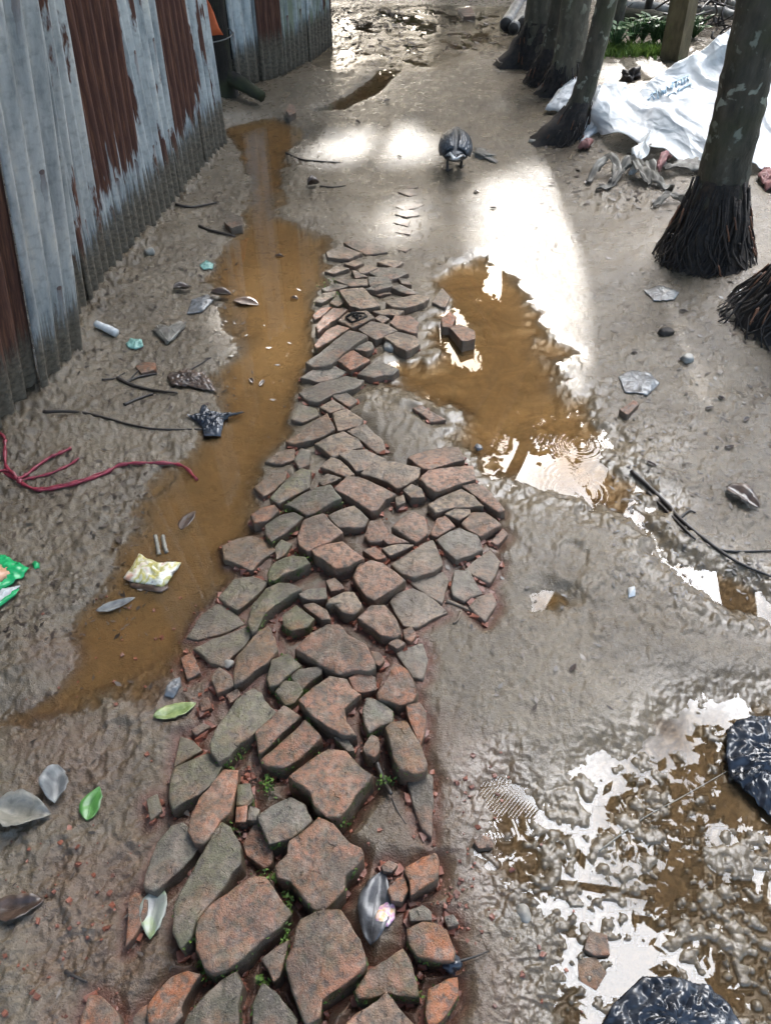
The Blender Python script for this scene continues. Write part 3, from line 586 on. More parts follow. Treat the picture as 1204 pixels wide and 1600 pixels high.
def xof(u, y): return np.clip(u, -1, 1)*halfw(y)+np.sign(u)*45*np.clip(np.abs(u)-1, 0, 1)**2.2
YY, UU = np.meshgrid(ys, us, indexing='ij'); XX = xof(UU, YY)
def block(x0, x1, y0, y1):
    i0 = max(np.searchsorted(ys, y0)-1, 0); i1 = np.searchsorted(ys, y1)+1
    w = halfw(max(y0, .2)); u0, u1 = x0/w, x1/w; w2 = halfw(y1); u0 = min(u0, x0/w2); u1 = max(u1, x1/w2)
    j0 = max(np.searchsorted(us, max(u0, -1))-1, 0); j1 = np.searchsorted(us, min(u1, 1))+1
    return slice(i0, i1), slice(j0, j1)
near = (YY > .2) & (YY < 9.7) & (np.abs(UU) <= 1.02)
H = .013+.010*fbm(XX, YY, 1.3, 3, 1)+.0035*fbm(XX, YY, 6, 2, 5)
# banks: left towards the wall, right towards the palms, and the heap under the sheet
H += .05*sstep(-.75, -1.25, XX)*sstep(1.2, 2.2, YY)+.03*sstep(-.5, -1.1, XX)*(1-sstep(1, 2, YY))
H += .05*sstep(.95, 1.6, XX)*sstep(1.8, 3.2, YY)
H += .04*np.exp(-(((XX-1.55)/.5)**2+((YY-4.35)/.45)**2))+.34*np.exp(-(((XX-2.25)/.62)**2+((YY-5.15)/.5)**2))
H += .05*np.exp(-(((XX-1.3)/.25)**2+((YY-4.9)/.35)**2))
# pond beyond the path
shore = YY+.35*fbm(XX, YY, .8, 3, 9)
pondm = sstep(8.75, 9.5, shore)*(1-sstep(15, 17, YY))
H = H*(1-pondm)-.45*pondm+1.0*sstep(15.5, 20, YY)
# puddles
SD = {}
wob = .028*fbm(XX, YY, 4.3, 5, 21, .55)+.012*fbm(XX+.1*fbm(XX, YY, 3, 2, 29), YY, 15, 4, 25, .6)
for k, P in PW.items():
    d = np.full(XX.shape, -1.0); m = .35
    bs = block(P[:, 0].min()-m, P[:, 0].max()+m, P[:, 1].min()-m, P[:, 1].max()+m)
    dd = sdist(XX[bs], YY[bs], P)
    sc = 1.0 if k not in ('hole', 'strip', 'far') else .5
    d[bs] = dd+wob[bs]*sc; SD[k] = d
    dep = {'left': .026, 'right': .020, 'strip': .018, 'hole': .030, 'low': .017, 'far': .012, 'fartop': -.002}[k]
    if k == 'right': d = d-.03+.05*fbm(XX*.8, YY, 7, 4, 33, .6)*sstep(.25, .0, d); SD[k] = d
    s = sstep(-.12*sc, .15*sc, d); s = np.where(near, s, 0)
    H = H*(1-s)+(-dep+.4*.008*fbm(XX, YY, 8, 3, 31))*s
H += np.where(near, .0035*fbm(XX, YY, 5, 3, 35, .5)*(1-np.maximum.reduce([sstep(-.05, .05, SD[k]) for k in ('left', 'right', 'low')])), 0)
# fine grain of the mud: soft clods on the left, pulled wrinkles on the right
rid = 1-np.abs(fbm(XX+.05*fbm(XX, YY, 6, 2, 41), YY*1.25, 24, 3, 43))*1.6
inpud = np.zeros(XX.shape)
for k in ('left', 'right'): inpud = np.maximum(inpud, sstep(.02, .08, SD[k]))
grain = .0016*fbm(XX, YY, 45, 3, 51)+.0012*fbm(XX, YY, 110, 2, 57)
wr = sstep(.02, .3, XX)*(1-sstep(1.9, 2.6, YY))*(.25+.75*sstep(-.35, .45, fbm(XX, YY, 3.1, 4, 93)))
H += np.where(near, (grain*(1+.8*sstep(0, -.5, XX))+.0024*rid*wr*rid+.0017*wr*fbm(XX*1.6, YY, 62, 3, 77))*(1-.85*inpud), 0)
swirl = np.exp(-(((XX-.02)/.17)**2+((YY-2.05)/.30)**2))
H += .004*swirl*(np.sin(150*(XX+.03*fbm(XX, YY, 9, 3, 61))+4*fbm(XX, YY, 7, 2, 63))*.5)+.004*swirl
DN = fbm(XX, YY, 55, 3, 81); HB = H.copy()
def dome(x, y, r, h, sq=1.0, low=None):
    bs = block(x-r, x+r, y-r, y+r)
    d2 = ((XX[bs]-x)**2+((YY[bs]-y)*sq)**2)/(r*r)*(1+1.1*DN[bs])
    H[bs] = np.maximum(H[bs], (HB[bs] if low is None else low)+h*np.clip(1-d2, 0, 1)**.9)
# clods standing out of the near puddle, thick along the old wheel marks
tracks = [[(900,1210),(870,1300),(880,1380),(850,1480)],[(850,1230),(890,1290),(950,1330),(960,1400),(940,1470)],[(1010,1180),(1010,1260),(1015,1330)],
          [(1140,1290),(1150,1350),(1140,1420),(1165,1500),(1190,1580)],[(760,1390),(800,1420),(830,1500),(870,1580)],[(1060,1460),(1110,1440),(1150,1330)]]
for tr in tracks:
    W = [np.array(G(*p)) for p in tr]
    for a, b in zip(W[:-1], W[1:]):
        L = np.hypot(*(b-a))
        for k in range(int(L/.006)):
            p = a+(b-a)*random.random()+rng.normal(0, .022, 2)
            r = random.choice((.006, .008, .011, .014, .018)); dome(p[0], p[1], r*1.1, .0055+.22*r, 1, -.004)
for _ in range(330):
    px, py = random.uniform(700, 1230), random.uniform(1080, 1600); x, y = G(px, py)
    r = random.uniform(.004, .011)
    if sdist(np.array([x]), np.array([y]), PW['low'])[0] < -.01: continue
    dome(x, y, r, .005+.22*r, 1, -.004)
for _ in range(1500):                                              # crumbs of mud on the left bank
    px, py = random.uniform(-30, 330), random.uniform(640, 1080); x, y = G(px, py)
    if sdist(np.array([x]), np.array([y]), PW['left'])[0] > -.01: continue
    r = random.uniform(.004, .013); dome(x, y, r, .42*r)
for _ in range(900):                                               # and on the right bank
    px, py = random.uniform(900, 1230), random.uniform(420, 1000); x, y = G(px, py)
    r = random.uniform(.005, .016); dome(x, y, r, .36*r)
# mud heaped against the foot of the tin wall
for k in range(520):
    y = random.uniform(1.3, 4.7); x = -1.25+.10*max(0, (y-3))*1.1+random.uniform(-.02, .10); r = random.uniform(.012, .05)
    dome(x, y, r, .40*r)
# old footprints trodden into the mud, half washed out
for k in range(34):
    px, py = random.choice([(random.uniform(660, 1120), random.uniform(640, 1150)), (random.uniform(620, 980), random.uniform(130, 420)), (random.uniform(20, 330), random.uniform(620, 1000)), (random.uniform(30, 300), random.uniform(1080, 1580))])
    x, y = G(px, py); a = random.gauss(0, .35)+(math.pi if random.random() < .5 else 0); ca_, sa_ = math.cos(a), math.sin(a); q = random.uniform(.55, 1.)
    bs = block(x-.2, x+.2, y-.2, y+.2); lx = (XX[bs]-x)*ca_+(YY[bs]-y)*sa_; ly = -(XX[bs]-x)*sa_+(YY[bs]-y)*ca_
    for cy, rx, ry in ((.055, .042, .075), (-.075, .032, .042)):
        d2 = np.sqrt((lx/rx)**2+((ly-cy)/ry)**2)+.18*DN[bs]
        H[bs] += q*(-.0065*sstep(1.05, .75, d2)+.0026*np.exp(-((d2-1.18)/.16)**2))
# bed of the brick strip
wsum = np.zeros(XX.shape); tsum = np.zeros(XX.shape); wmax = np.zeros(XX.shape)
for b in BR:
    P = np.array(b['world']); m = .06
    bs = block(P[:, 0].min()-m, P[:, 0].max()+m, P[:, 1].min()-m, P[:, 1].max()+m)
    d = sdist(XX[bs], YY[bs], P)
    w = sstep(-.045, .002, d); wsum[bs] += w; tsum[bs] += w*(b['h']-b['j']-.012*sstep(.0, .02, d)); wmax[bs] = np.maximum(wmax[bs], w)
bed = tsum/np.maximum(wsum, 1e-6)+.003*fbm(XX, YY, 40, 3, 71)
H = H*(1-wmax)+bed*wmax
REDM = np.clip(wmax*1.2, 0, 1)*sstep(1.9, 1.25, YY)
for k in range(60):                                               # brick dust trodden into the mud beside the strip
    px, py = random.choice([(random.uniform(60, 420), random.uniform(1000, 1600)), (random.uniform(640, 760), random.uniform(1150, 1600))])
    x, y = G(px, py); r = random.uniform(.05, .16); bs = block(x-r, x+r, y-r, y+r)
    REDM[bs] = np.maximum(REDM[bs], .32*np.clip(1-((XX[bs]-x)**2+(YY[bs]-y)**2)/r/r, 0, 1))
WET = np.clip(np.maximum.reduce([sstep(-.16, .02, SD[k]) for k in ('right', 'low', 'strip', 'fartop')])+.6*wr, 0, 1)
WET = np.maximum(WET, .15*sstep(6.6, 7.2, YY)*sstep(10, 9, YY))
SAND = np.maximum(sstep(.0, .06, SD['left']), .75*np.exp(-(((XX+.45)/.28)**2+((YY-.55)/.4)**2)))
SAND = np.maximum(SAND, sstep(.0, .05, SD['right']))
nv = XX.size; idx = np.arange(nv).reshape(XX.shape)
quads = np.stack([idx[:-1, :-1], idx[:-1, 1:], idx[1:, 1:], idx[1:, :-1]], -1).reshape(-1, 4)
ground = fast_mesh('muddy_ground', np.stack([XX, YY, H], -1).reshape(-1, 3), quads, M['ground'])
tag(ground, kind='structure')
ca = ground.data.color_attributes.new('mask', 'FLOAT_COLOR', 'POINT')
ca.data.foreach_set('color', np.stack([REDM, WET, SAND, np.ones_like(H)], -1).astype(np.float32).ravel())
def gz(x, y):
    i = int(np.clip(np.searchsorted(ys, y), 1, len(ys)-1)); u = x/halfw(y)
    j = int(np.clip(np.searchsorted(us, u), 1, len(us)-1)); return float(H[i-1:i+1, j-1:j+1].mean())
def at(px, py, dz=0):
    z = 0
    for _ in range(3): x, y = G(px, py, z); z = gz(x, y)
    return np.array((x, y, z+dz))
def wz(x, y):                                                        # top of mud or water
    z = gz(x, y)
    return max(z, 0.0)
def atw(px, py, dz=0):
    z = 0
    for _ in range(3): x, y = G(px, py, z); z = wz(x, y)
    return np.array((x, y, z+dz))
# puddles: still water at one level, cut along the shore, with rain rings
RINGS = [G(*p) for p in ((905,695),(885,745),(800,670),(760,560),(905,770),(1000,690),(690,590))]
def puddle(name, k, mat, lvl=0.0, rings=()):
    d = SD[k]; vm = (d > (-.10 if k in ('left', 'right') else -.03)) & (H < lvl+.004) & near
    fm = vm[:-1, :-1] | vm[:-1, 1:] | vm[1:, 1:] | vm[1:, :-1]
    q = np.stack([idx[:-1, :-1], idx[:-1, 1:], idx[1:, 1:], idx[1:, :-1]], -1)[fm]
    used, inv = np.unique(q.ravel(), return_inverse=True)
    x = XX.ravel()[used]; y = YY.ravel()[used]; z = np.full(x.shape, lvl)
    for (cx, cy), (r0, a) in rings:
        r = np.hypot(x-cx, y-cy); z = z+a*np.sin(2*math.pi*r/.017)*np.exp(-((r-r0)/.03)**2)
    o = fast_mesh(name, np.stack([x, y, z], -1), inv.reshape(-1, 4), mat)
    dpt = np.clip((lvl-H.ravel()[used])/(.012 if k in ('low', 'strip', 'hole') else .02), 0, 1); c = o.data.color_attributes.new('depth', 'FLOAT_COLOR', 'POINT')
    c.data.foreach_set('color', np.stack([dpt, dpt, dpt, np.ones_like(dpt)], -1).astype(np.float32).ravel())
    return tag(o, kind='structure')
rr = [(c, (random.uniform(.02, .09), .00014)) for c in RINGS]
puddle('puddle', 'left', M['water']); puddle('puddle', 'right', M['water'], 0, rr)
puddle('puddle', 'strip', M['waterlr']); puddle('puddle', 'hole', M['water']); puddle('puddle', 'low', M['waterlr'])
puddle('puddle', 'far', M['waterlr']); puddle('puddle', 'fartop', M['waterlr'])
o = tag(mesh('pond', [(-60, 8.3, -.07), (60, 8.3, -.07), (60, 17.5, -.07), (-60, 17.5, -.07)], [(0, 1, 2, 3)], M['pond']), kind='structure')
c = o.data.color_attributes.new('depth', 'FLOAT_COLOR', 'POINT'); c.data.foreach_set('color', np.ones(16, np.float32))

# ---------------------------------------------------------------- bricks, each one a thing
def make_brick(b):
    P = np.array(b['world']); n0 = len(P); pts = []
    for i in range(n0):                                              # resample the outline
        a, c = P[i], P[(i+1) % n0]; L = np.hypot(*(c-a)); k = max(1, int(L/.008))
        pts += [a+(c-a)*j/k for j in range(k)]
    pts = np.array(pts); n = len(pts)
    pts = .06*np.roll(pts, 1, 0)+.88*pts+.06*np.roll(pts, -1, 0)
    cen = pts.mean(0); pts = cen+(pts-cen)*(1.02+.0034/math.sqrt(max(1e-6, abs(np.sum(pts[:, 0]*np.roll(pts[:, 1], -1)-np.roll(pts[:, 0], -1)*pts[:, 1])/2)))); h = b['h']; size = np.sqrt(max(1e-6, abs(np.sum(pts[:, 0]*np.roll(pts[:, 1], -1)-np.roll(pts[:, 0], -1)*pts[:, 1])/2)))
    er = min(.0034, .05*size)*b.get('round', 1)
    V = []; E = []
    rings = []
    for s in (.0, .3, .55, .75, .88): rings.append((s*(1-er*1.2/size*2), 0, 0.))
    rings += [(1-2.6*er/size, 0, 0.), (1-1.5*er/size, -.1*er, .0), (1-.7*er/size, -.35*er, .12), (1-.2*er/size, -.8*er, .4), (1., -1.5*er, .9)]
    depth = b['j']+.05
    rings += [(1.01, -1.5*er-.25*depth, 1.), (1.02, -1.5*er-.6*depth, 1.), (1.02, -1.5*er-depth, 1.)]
    sd = random.random()*50; dome_ = b.get('dome', .0012); tx, ty = rng.normal(0, .045, 2)
    for s, dz, e in rings:
        q = cen+(pts-cen)*s
        m = 1 if s == 0 else n
        for k in range(m):
            x, y = (cen if s == 0 else q[k]); r = s
            nz = mnoise.noise(Vector((x*28+sd, y*28, 0)))*.0030+mnoise.noise(Vector((x*90+sd, y*90, 3)))*.0013
            dx = (mnoise.noise(Vector((x*38, y*38, dz*25+sd)))*.0036+mnoise.noise(Vector((x*130, y*130, dz*90+sd)))*.0022)*min(1, e+.15)*min(1, size/.09)
            dy = (mnoise.noise(Vector((x*38+9, y*38, dz*25+sd)))*.0036+mnoise.noise(Vector((x*130+9, y*130, dz*90+sd)))*.0022)*min(1, e+.15)*min(1, size/.09)
            z = h+dz+nz+dome_*(1-r*r)+(tx*(x-cen[0])+ty*(y-cen[1]))
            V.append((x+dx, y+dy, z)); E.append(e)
    F = [(0, 1+k, 1+(k+1) % n) for k in range(n)]
    for i in range(1, len(rings)-1):
        o0 = 1+(i-1)*n; o1 = o0+n
        F += [(o0+k, o1+k, o1+(k+1) % n, o0+(k+1) % n) for k in range(n)]
    area = sum(P[i-1][0]*P[i][1]-P[i][0]*P[i-1][1] for i in range(n0))
    if area < 0: F = [f[::-1] for f in F]
    o = mesh('brick', V, F, M['brick'], loc=(cen[0], cen[1], h))
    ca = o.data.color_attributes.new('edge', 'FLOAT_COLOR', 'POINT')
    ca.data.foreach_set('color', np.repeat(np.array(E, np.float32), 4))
    col = np.array(TINT[b['c']])*random.uniform(.85, 1.15)
    o['tint'] = [float(x) for x in col]; o['moss'] = float(b['moss']); o['muddy'] = float(b['mud'])
    tag(o, b['label'], 'brick', 'bricks laid in a strip along the path')
    return o
for b in BR: b['obj'] = make_brick(b)

# ---------------------------------------------------------------- tin walls
def tin_sheet(parent, a, b, top=1.95, lean=0.0, rust_bottom=9., rust_amount=0., green=0., proud=0., bottom=-.05, seed=0, amp=.0145, pitch=.072):
    a = np.array(a, float); b = np.array(b, float); L = np.hypot(*(b-a)); d = (b-a)/L; nrm = np.array((d[1], -d[0]))
    nu = max(8, int(L/pitch*9)); nvv = 16; V = []; UV = []
    for j in range(nvv+1):
        v = bottom+(top-bottom)*(j/nvv)
        for i in range(nu+1):
            u = L*i/nu; c = amp*math.sin(2*math.pi*u/pitch)+.006*math.sin(u*7+seed)*math.sin(v*3+seed)
            rag = 0 if j else .012*math.sin(u*40+seed)+.01*math.sin(u*13+2*seed)
            p = a+d*u+nrm*(c+proud+lean*max(v, 0)); V.append((p[0], p[1], v+rag)); UV.append((u+seed*3.7, v))
    F = [(j*(nu+1)+i, j*(nu+1)+i+1, (j+1)*(nu+1)+i+1, (j+1)*(nu+1)+i) for j in range(nvv) for i in range(nu)]
    o = mesh('tin_sheet', V, F, M['tin'], parent)
    uvl = o.data.uv_layers.new(name='UVMap'); li = np.empty(len(o.data.loops), np.int32); o.data.loops.foreach_get('vertex_index', li)
    uvl.data.foreach_set('uv', np.array(UV, np.float32)[li].ravel())
    sm = o.modifiers.new('thickness', 'SOLIDIFY'); sm.thickness = .002
    o['rust_bottom'] = float(rust_bottom); o['rust_amount'] = float(rust_amount); o['green'] = float(green); o['seed'] = float(seed)
    return o
w1 = empty('tin_wall', (0, 0, 0), 'long corrugated tin wall with rust patches and mud-splashed foot along the left side', 'wall')
base = [(-1.40, .2), (-1.36, .9), (-1.30, 1.75), (-1.235, 2.1), (-1.17, 2.50)]
tin_sheet(w1, (-1.40, .2), (-1.33, 1.15), seed=1, lean=.10, rust_bottom=.5)['label'] = 'tin sheet nearest the camera'
tin_sheet(w1, (-1.335, 1.10), (-1.275, 1.93), seed=2.3, lean=.15, rust_bottom=.30, rust_amount=.3, proud=.004)
tin_sheet(w1, (-1.285, 1.88), (-1.225, 2.24), seed=3.1, lean=.18, rust_bottom=.10, rust_amount=.3, proud=.006, pitch=.08, amp=.013)['label'] = 'tin sheet with rust low down by the left edge'
tin_sheet(w1, (-1.232, 2.2), (-1.175, 2.52), seed=3.6, lean=.18, rust_amount=-.1, proud=.04, pitch=.085, amp=.014)['label'] = 'grey zinc sheet standing proud of the wall'
tin_sheet(w1, (-1.215, 2.46), (-1.20, 2.84), seed=4.7, lean=.12, rust_amount=.42, proud=0)
tin_sheet(w1, (-1.20, 2.80), (-1.185, 3.06), seed=5.2, lean=.09, rust_amount=.35, proud=.006)
tin_sheet(w1, (-1.188, 3.02), (-1.105, 3.58), seed=6.9, lean=.055, rust_bottom=.38, proud=0)['label'] = 'tin sheet rusted brown down to knee height'
tin_sheet(w1, (-1.112, 3.54), (-1.045, 4.0), seed=7.4, lean=.015, rust_amount=.3, proud=.008)['label'] = 'pale zinc sheet with a few rust flecks'
tin_sheet(w1, (-1.052, 3.96), (-.985, 4.43), seed=8.8, lean=0, rust_bottom=.26, proud=0)['label'] = 'tin sheet rusted dark brown nearly to the ground'
tin_sheet(w1, (-.995, 4.38), (-.945, 4.76), seed=9.1, lean=-.02, rust_amount=.45, proud=.006)
w2 = empty('tin_wall', (0, 0, 0), 'farther short corrugated tin wall, streaked with rust and green algae, beyond the dark gap', 'wall')
tin_sheet(w2, (-1.02, 5.80), (-.86, 6.02), seed=11, rust_amount=.2, bottom=-.01, pitch=.09)
tin_sheet(w2, (-.87, 6.0), (-.72, 6.24), seed=12.5, rust_bottom=.1, rust_amount=.2, proud=.006)
tin_sheet(w2, (-.73, 6.2), (-.575, 6.6), seed=13.2, green=.9, rust_amount=.12)
tin_sheet(w2, (-.585, 6.56), (-.44, 7.05), seed=14.9, green=1., rust_amount=.4, rust_bottom=.5, proud=.01)
tin_sheet(w2, (-.445, 7.03), (-1.3, 7.35), seed=16, green=.6, rust_amount=.5)
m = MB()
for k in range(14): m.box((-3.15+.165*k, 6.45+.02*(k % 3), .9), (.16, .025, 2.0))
tag(m.build('shade_board_wall', M['dark'], smooth=False), 'board wall coloured near black for the shade deep in the gap between the two tin walls', 'wall')

# ---------------------------------------------------------------- trees
LIT = [pxpoly(p) for p in ([(742,300),(835,262),(900,320),(985,400),(1060,545),(1010,640),(900,590),(830,560),(795,470),(745,420),(733,350)],
       [(455,262),(520,215),(640,198),(682,232),(650,262),(560,255)], [(585,345),(660,300),(655,330),(640,385),(575,395)],
       [(395,225),(450,205),(470,215),(430,240)], [(480,345),(540,330),(560,350),(500,365)],
       [(1040,560),(1110,600),(1090,640),(1030,610)], [(935,118),(1250,60),(1260,260),(1100,275),(940,225)], [(365,430),(500,395),(490,560),(440,640),(375,600),(335,520)])]
def shaded_filter(P):  # crown leaves dropped along sun rays to shape the lit ground patches
    t = P[:, 2]/SDIR.z; x = P[:, 0]-SDIR.x*t; y = P[:, 1]-SDIR.y*t; keep = np.ones(len(P), bool)
    for poly in LIT: keep &= rng.random(len(P)) < sstep(-.02, .11, -sdist(x, y, poly))
    return keep
def leaf_cloud(name, P, size, mat, parent, droop=.3, aspect=.55):
    n = len(P); u = rng.normal(size=(n, 3)); u[:, 2] *= .5; u /= np.linalg.norm(u, axis=1)[:, None]
    w = rng.normal(size=(n, 3)); w -= u*(w*u).sum(1)[:, None]; w /= np.linalg.norm(w, axis=1)[:, None]
    s = size*rng.uniform(.6, 1.3, n)[:, None]; a = aspect
    V = np.stack([P-u*s*.5, P+w*s*.5*a, P+u*s*.5, P-w*s*.5*a], 1).reshape(-1, 3)
    return fast_mesh(name, V, np.arange(4*n).reshape(-1, 4), mat, parent, False)
def tree(label, x, y, h, blobs, tr=.16, group='trees around the path', leafsz=.2, dens=1.0, name='broadleaf_tree'):
    z0 = gz(x, y)-.05; e = empty(name, (x, y, z0), label, 'tree', group)
    m = MB(); pts = catmull([(0, 0, 0), (.06, .03, h*.35), (-.05, .05, h*.7), (0, 0, h)], 6)
    m.tube(pts, [tr*(1.35 if i == 0 else 1.15 if i == 1 else 1-.5*i/len(pts)) for i in range(len(pts))], 12, .06)
    m.build('trunk', M['bark'], e)
    P = []
    for (bx, by, bz, r, rzz) in blobs:
        m = MB(); c = np.array((bx-x, by-y, bz-z0)); m.tube(catmull([(0, 0, h*.75), c*.5+np.array((0, 0, h*.42)), c], 5), [tr*.4*(1-.07*i) for i in range(11)], 7)
        m.build('limb', M['bark'], e)
        n = int(900*dens*r*r); k = max(8, int(n/26)); cl = rng.normal(size=(k, 3)); cl /= np.linalg.norm(cl, axis=1)[:, None]
        cl *= rng.uniform(.35, 1, (k, 1))**.5
        q = cl[rng.integers(0, k, n)]*np.array((r, r, rzz))+rng.normal(size=(n, 3))*.17*min(1.4, r)
        P.append(q+np.array((bx, by, bz)))
    P = np.concatenate(P); P = P[shaded_filter(P)]
    leaf_cloud('crown', P-np.array((x, y, z0)), leafsz, M['canopy'], e)
    return e
tree('broad tree beyond the pond edge whose crown shades the path', .76, 12.2, 5.2, [(.9, 10.6, 5.6, 2.0, .8), (2.6, 11.4, 5.8, 2.0, .8), (1.4, 13.2, 5.6, 2.0, .9), (-.4, 9.6, 5.4, 1.6, .8), (-.9, 13.2, 5.6, 2.0, .9), (.2, 15.6, 5.8, 2.2, .9), (-2.0, 15.6, 5.8, 2.0, .9)], .19, dens=1.35)
tree('wide tree right of the pond whose crown shades the path', 4.2, 13.0, 5.0, [(3.9, 12.6, 5.6, 2.1, .9), (5.4, 10.8, 5.4, 1.5, .8), (3.6, 15.2, 5.6, 2.1, .9), (5.6, 12.2, 5.8, 2.0, 1.)], .22, dens=1.2)
tree('leafy tree behind the left tin wall', -3.0, 3.6, 3.6, [(-2.6, 3.9, 4.4, 1.9, 1.3), (-3.6, 2.4, 4.2, 1.7, 1.3), (-2.2, 5.6, 4.6, 1.7, 1.2)], .18)
tree('tall tree behind the far tin wall', -2.7, 8.2, 4.6, [(-2.3, 7.8, 5.2, 2.1, 1.8), (-3.6, 9.2, 4.6, 2., 1.8), (-1.6, 9.9, 5.6, 1.8, 1.4)], .2)
tree('spreading tree left of the camera', -2.9, -.6, 3.6, [(-2.4, -.2, 4.2, 2.0, 1.1), (-3.0, 1.2, 4.2, 1.6, 1.1), (-1.2, .6, 5.0, 1.4, .8)], .18)
tree('tree right of the palms', 4.6, 1.2, 3.6, [(4.2, 1.0, 4.0, 1.8, 1.4), (4.8, 2.6, 4.2, 1.6, 1.3), (4.2, -.6, 4.4, 1.6, 1.2), (3.5, 3.2, 6.2, 1.15, .6), (1.0, 3.1, 6.5, .85, .5), (3.3, 1.3, 6.0, 1.0, .6), (1.1, 1.5, 6.3, .85, .5), (2.1, .5, 6.2, .8, .5)], .18)
for k in range(9):
    x = -13+3.2*k+random.uniform(-1, 1); y = random.uniform(17.5, 20.5); h = random.uniform(1.8, 2.6) if x > 1 else random.uniform(3.2, 4.2)
    tree('bushy green tree on the far bank of the pond', x, y, h, [(x, y, h+1.2, 2.6, 1.6), (x+1.5, y-.6, h+.2, 2.2, 1.4), (x-1.4, y, h, 2.2, 1.4)], .25, 'trees on the far bank', .34, .4)

FROND = None
def frond_mesh():
    m = MB(); L = 2.3; pts = [np.array((L*t, 0, .55*L*(t*.9-1.25*t*t))) for t in np.linspace(0, 1, 12)]
    m.tube(pts, [.028*(1-.85*i/11) for i in range(12)], 5)
    for i in range(1, 44):
        t = .12+.88*i/44; k = t*11; j = min(int(k), 10); p = pts[j]+(pts[j+1]-pts[j])*(k-j); l = .62*math.sin(math.pi*min(1, .12+.86*t))+.08
        for s in (-1, 1):
            d = np.array((.45, s*.85, -.42)); d = d/np.linalg.norm(d)*l; w = np.array((.028, 0, .012))
            m.add([p-w*.5, p+w*.5, p+d*.6+w*.5, p+d, p+d*.6-w*.5], [(0, 1, 2, 3, 4)])
    return m
def palm(label, path, r, rootr, rooth, mat='palm', strands=70, fronds=12, buttress=None):
    p0 = np.array(path[0], float); p0[2] = gz(p0[0], p0[1])
    e = empty('palm_tree', p0, label, 'palm tree', 'palm trees along the right side of the path')
    pts = catmull([np.array(q)-p0 for q in path], 14); m = MB(); n = len(pts); rad = []
    for i, p in enumerate(pts):
        rr = r*(1-.25*i/n); h = p[2]; rr *= 1+.5*math.exp(-max(h, 0)/(.5*rooth+.01)); rr *= 1+.02*math.sin(h*55)
        rad.append(rr)
    m.tube(pts, rad, 18, .035); m.build('trunk', M[mat], e)
    m = MB(); V = []; F = []; nk = 26; nj = 9
    axis = lambda z: np.array([np.interp(z, [q[2] for q in pts], [q[a] for q in pts]) for a in (0, 1)])
    for j in range(nj):
        t = j/(nj-1); z = rooth*(1-t)**1.0-.04*t
        R0 = r*1.02+(rootr-r*1.02)*t**1.25; ax = axis(max(z, 0))
        for k in range(nk):
            a = 2*math.pi*k/nk; b = 1+.22*mnoise.noise(Vector((math.cos(a)*1.6, math.sin(a)*1.6, z*7+r*30)))+.10*random.uniform(-1, 1)
            bx = 1+(buttress[1] if buttress and abs((a-buttress[0]+math.pi) % (2*math.pi)-math.pi) < .5 else 0)*t
            V.append((ax[0]+math.cos(a)*R0*b*bx, ax[1]+math.sin(a)*R0*b*bx, z))
    F = [(j*nk+k, j*nk+(k+1) % nk, (j+1)*nk+(k+1) % nk, (j+1)*nk+k) for j in range(nj-1) for k in range(nk)]
    m.add(V, [f[::-1] for f in F])
    for k in range(strands):
        a = random.uniform(0, 2*math.pi); z1 = rooth*random.uniform(.18, 1.0); t1 = 1-z1/rooth; q = []
        for s in np.linspace(0, 1, 6):
            z = z1*(1-s)-.02*s; t = 1-z/rooth; R0 = (r*1.02+(rootr-r*1.02)*max(t, 0)**1.25)*(1.03+.07*math.sin(s*5+k))+.10*rootr*s**3*((k*7) % 5)/5; ax = axis(max(z, 0)); aa = a+.28*math.sin(s*4.3+k*1.7)*s
            q.append((ax[0]+math.cos(aa)*R0, ax[1]+math.sin(aa)*R0, z))
        w = random.uniform(.003, .008)*min(1, rootr/.15); m.tube(q, [w*(1-.5*s) for s in np.linspace(0, 1, 6)], 5)
    nf = len(m.f)
    for k in range(max(8, strands//6)):
        a = random.uniform(0, 6.28); z1 = rooth*random.uniform(.1, .7); q = []
        for s in np.linspace(0, 1, 4):
            z = z1-s*random.uniform(.03, .07); t = 1-max(z, 0)/rooth; R0 = (r+(rootr-r)*t**1.25)*1.08+.006; ax = axis(max(z, 0)); q.append((ax[0]+math.cos(a+.1*s)*R0, ax[1]+math.sin(a+.1*s)*R0, max(z, 0)))
        m.tube(q, .0035, 5)
    ro = m.build('root_mass', M['root'], e); ro.data.materials.append(M['roottip'])
    for pg in ro.data.polygons[nf:]: pg.material_index = 1
    global FROND
    top = pts[-1]
    for k in range(fronds):
        if FROND is None: o = frond_mesh().build('frond', M['frond'], e, False); FROND = o
        else: o = FROND.copy(); link(o); o.parent = e
        o.location = tuple(top); o.rotation_euler = (random.uniform(-.3, .3), random.uniform(-.75, .35), 2*math.pi*k/fronds+random.uniform(-.2, .2))
    return e
palm('nearest whole palm trunk with lichen spots and a shaggy black root skirt, right side', [(1.43, 3.25, 0), (1.40, 3.25, .3), (1.375, 3.25, .69), (1.35, 3.25, 1.0), (1.31, 3.25, 1.5), (1.22, 3.3, 2.3), (1.0, 3.5, 3.6), (.5, 4.0, 5.4), (-.4, 4.8, 7.8)], .098, .195, .34, strands=150)
palm('palm trunk cut off by the right edge of the photo with thick dark root fingers', [(1.57, 2.72, 0), (1.62, 2.72, .35), (1.68, 2.74, 1.0), (2.6, 2.4, 3), (5.0, 1.0, 6.2)], .10, .22, .28, strands=110)
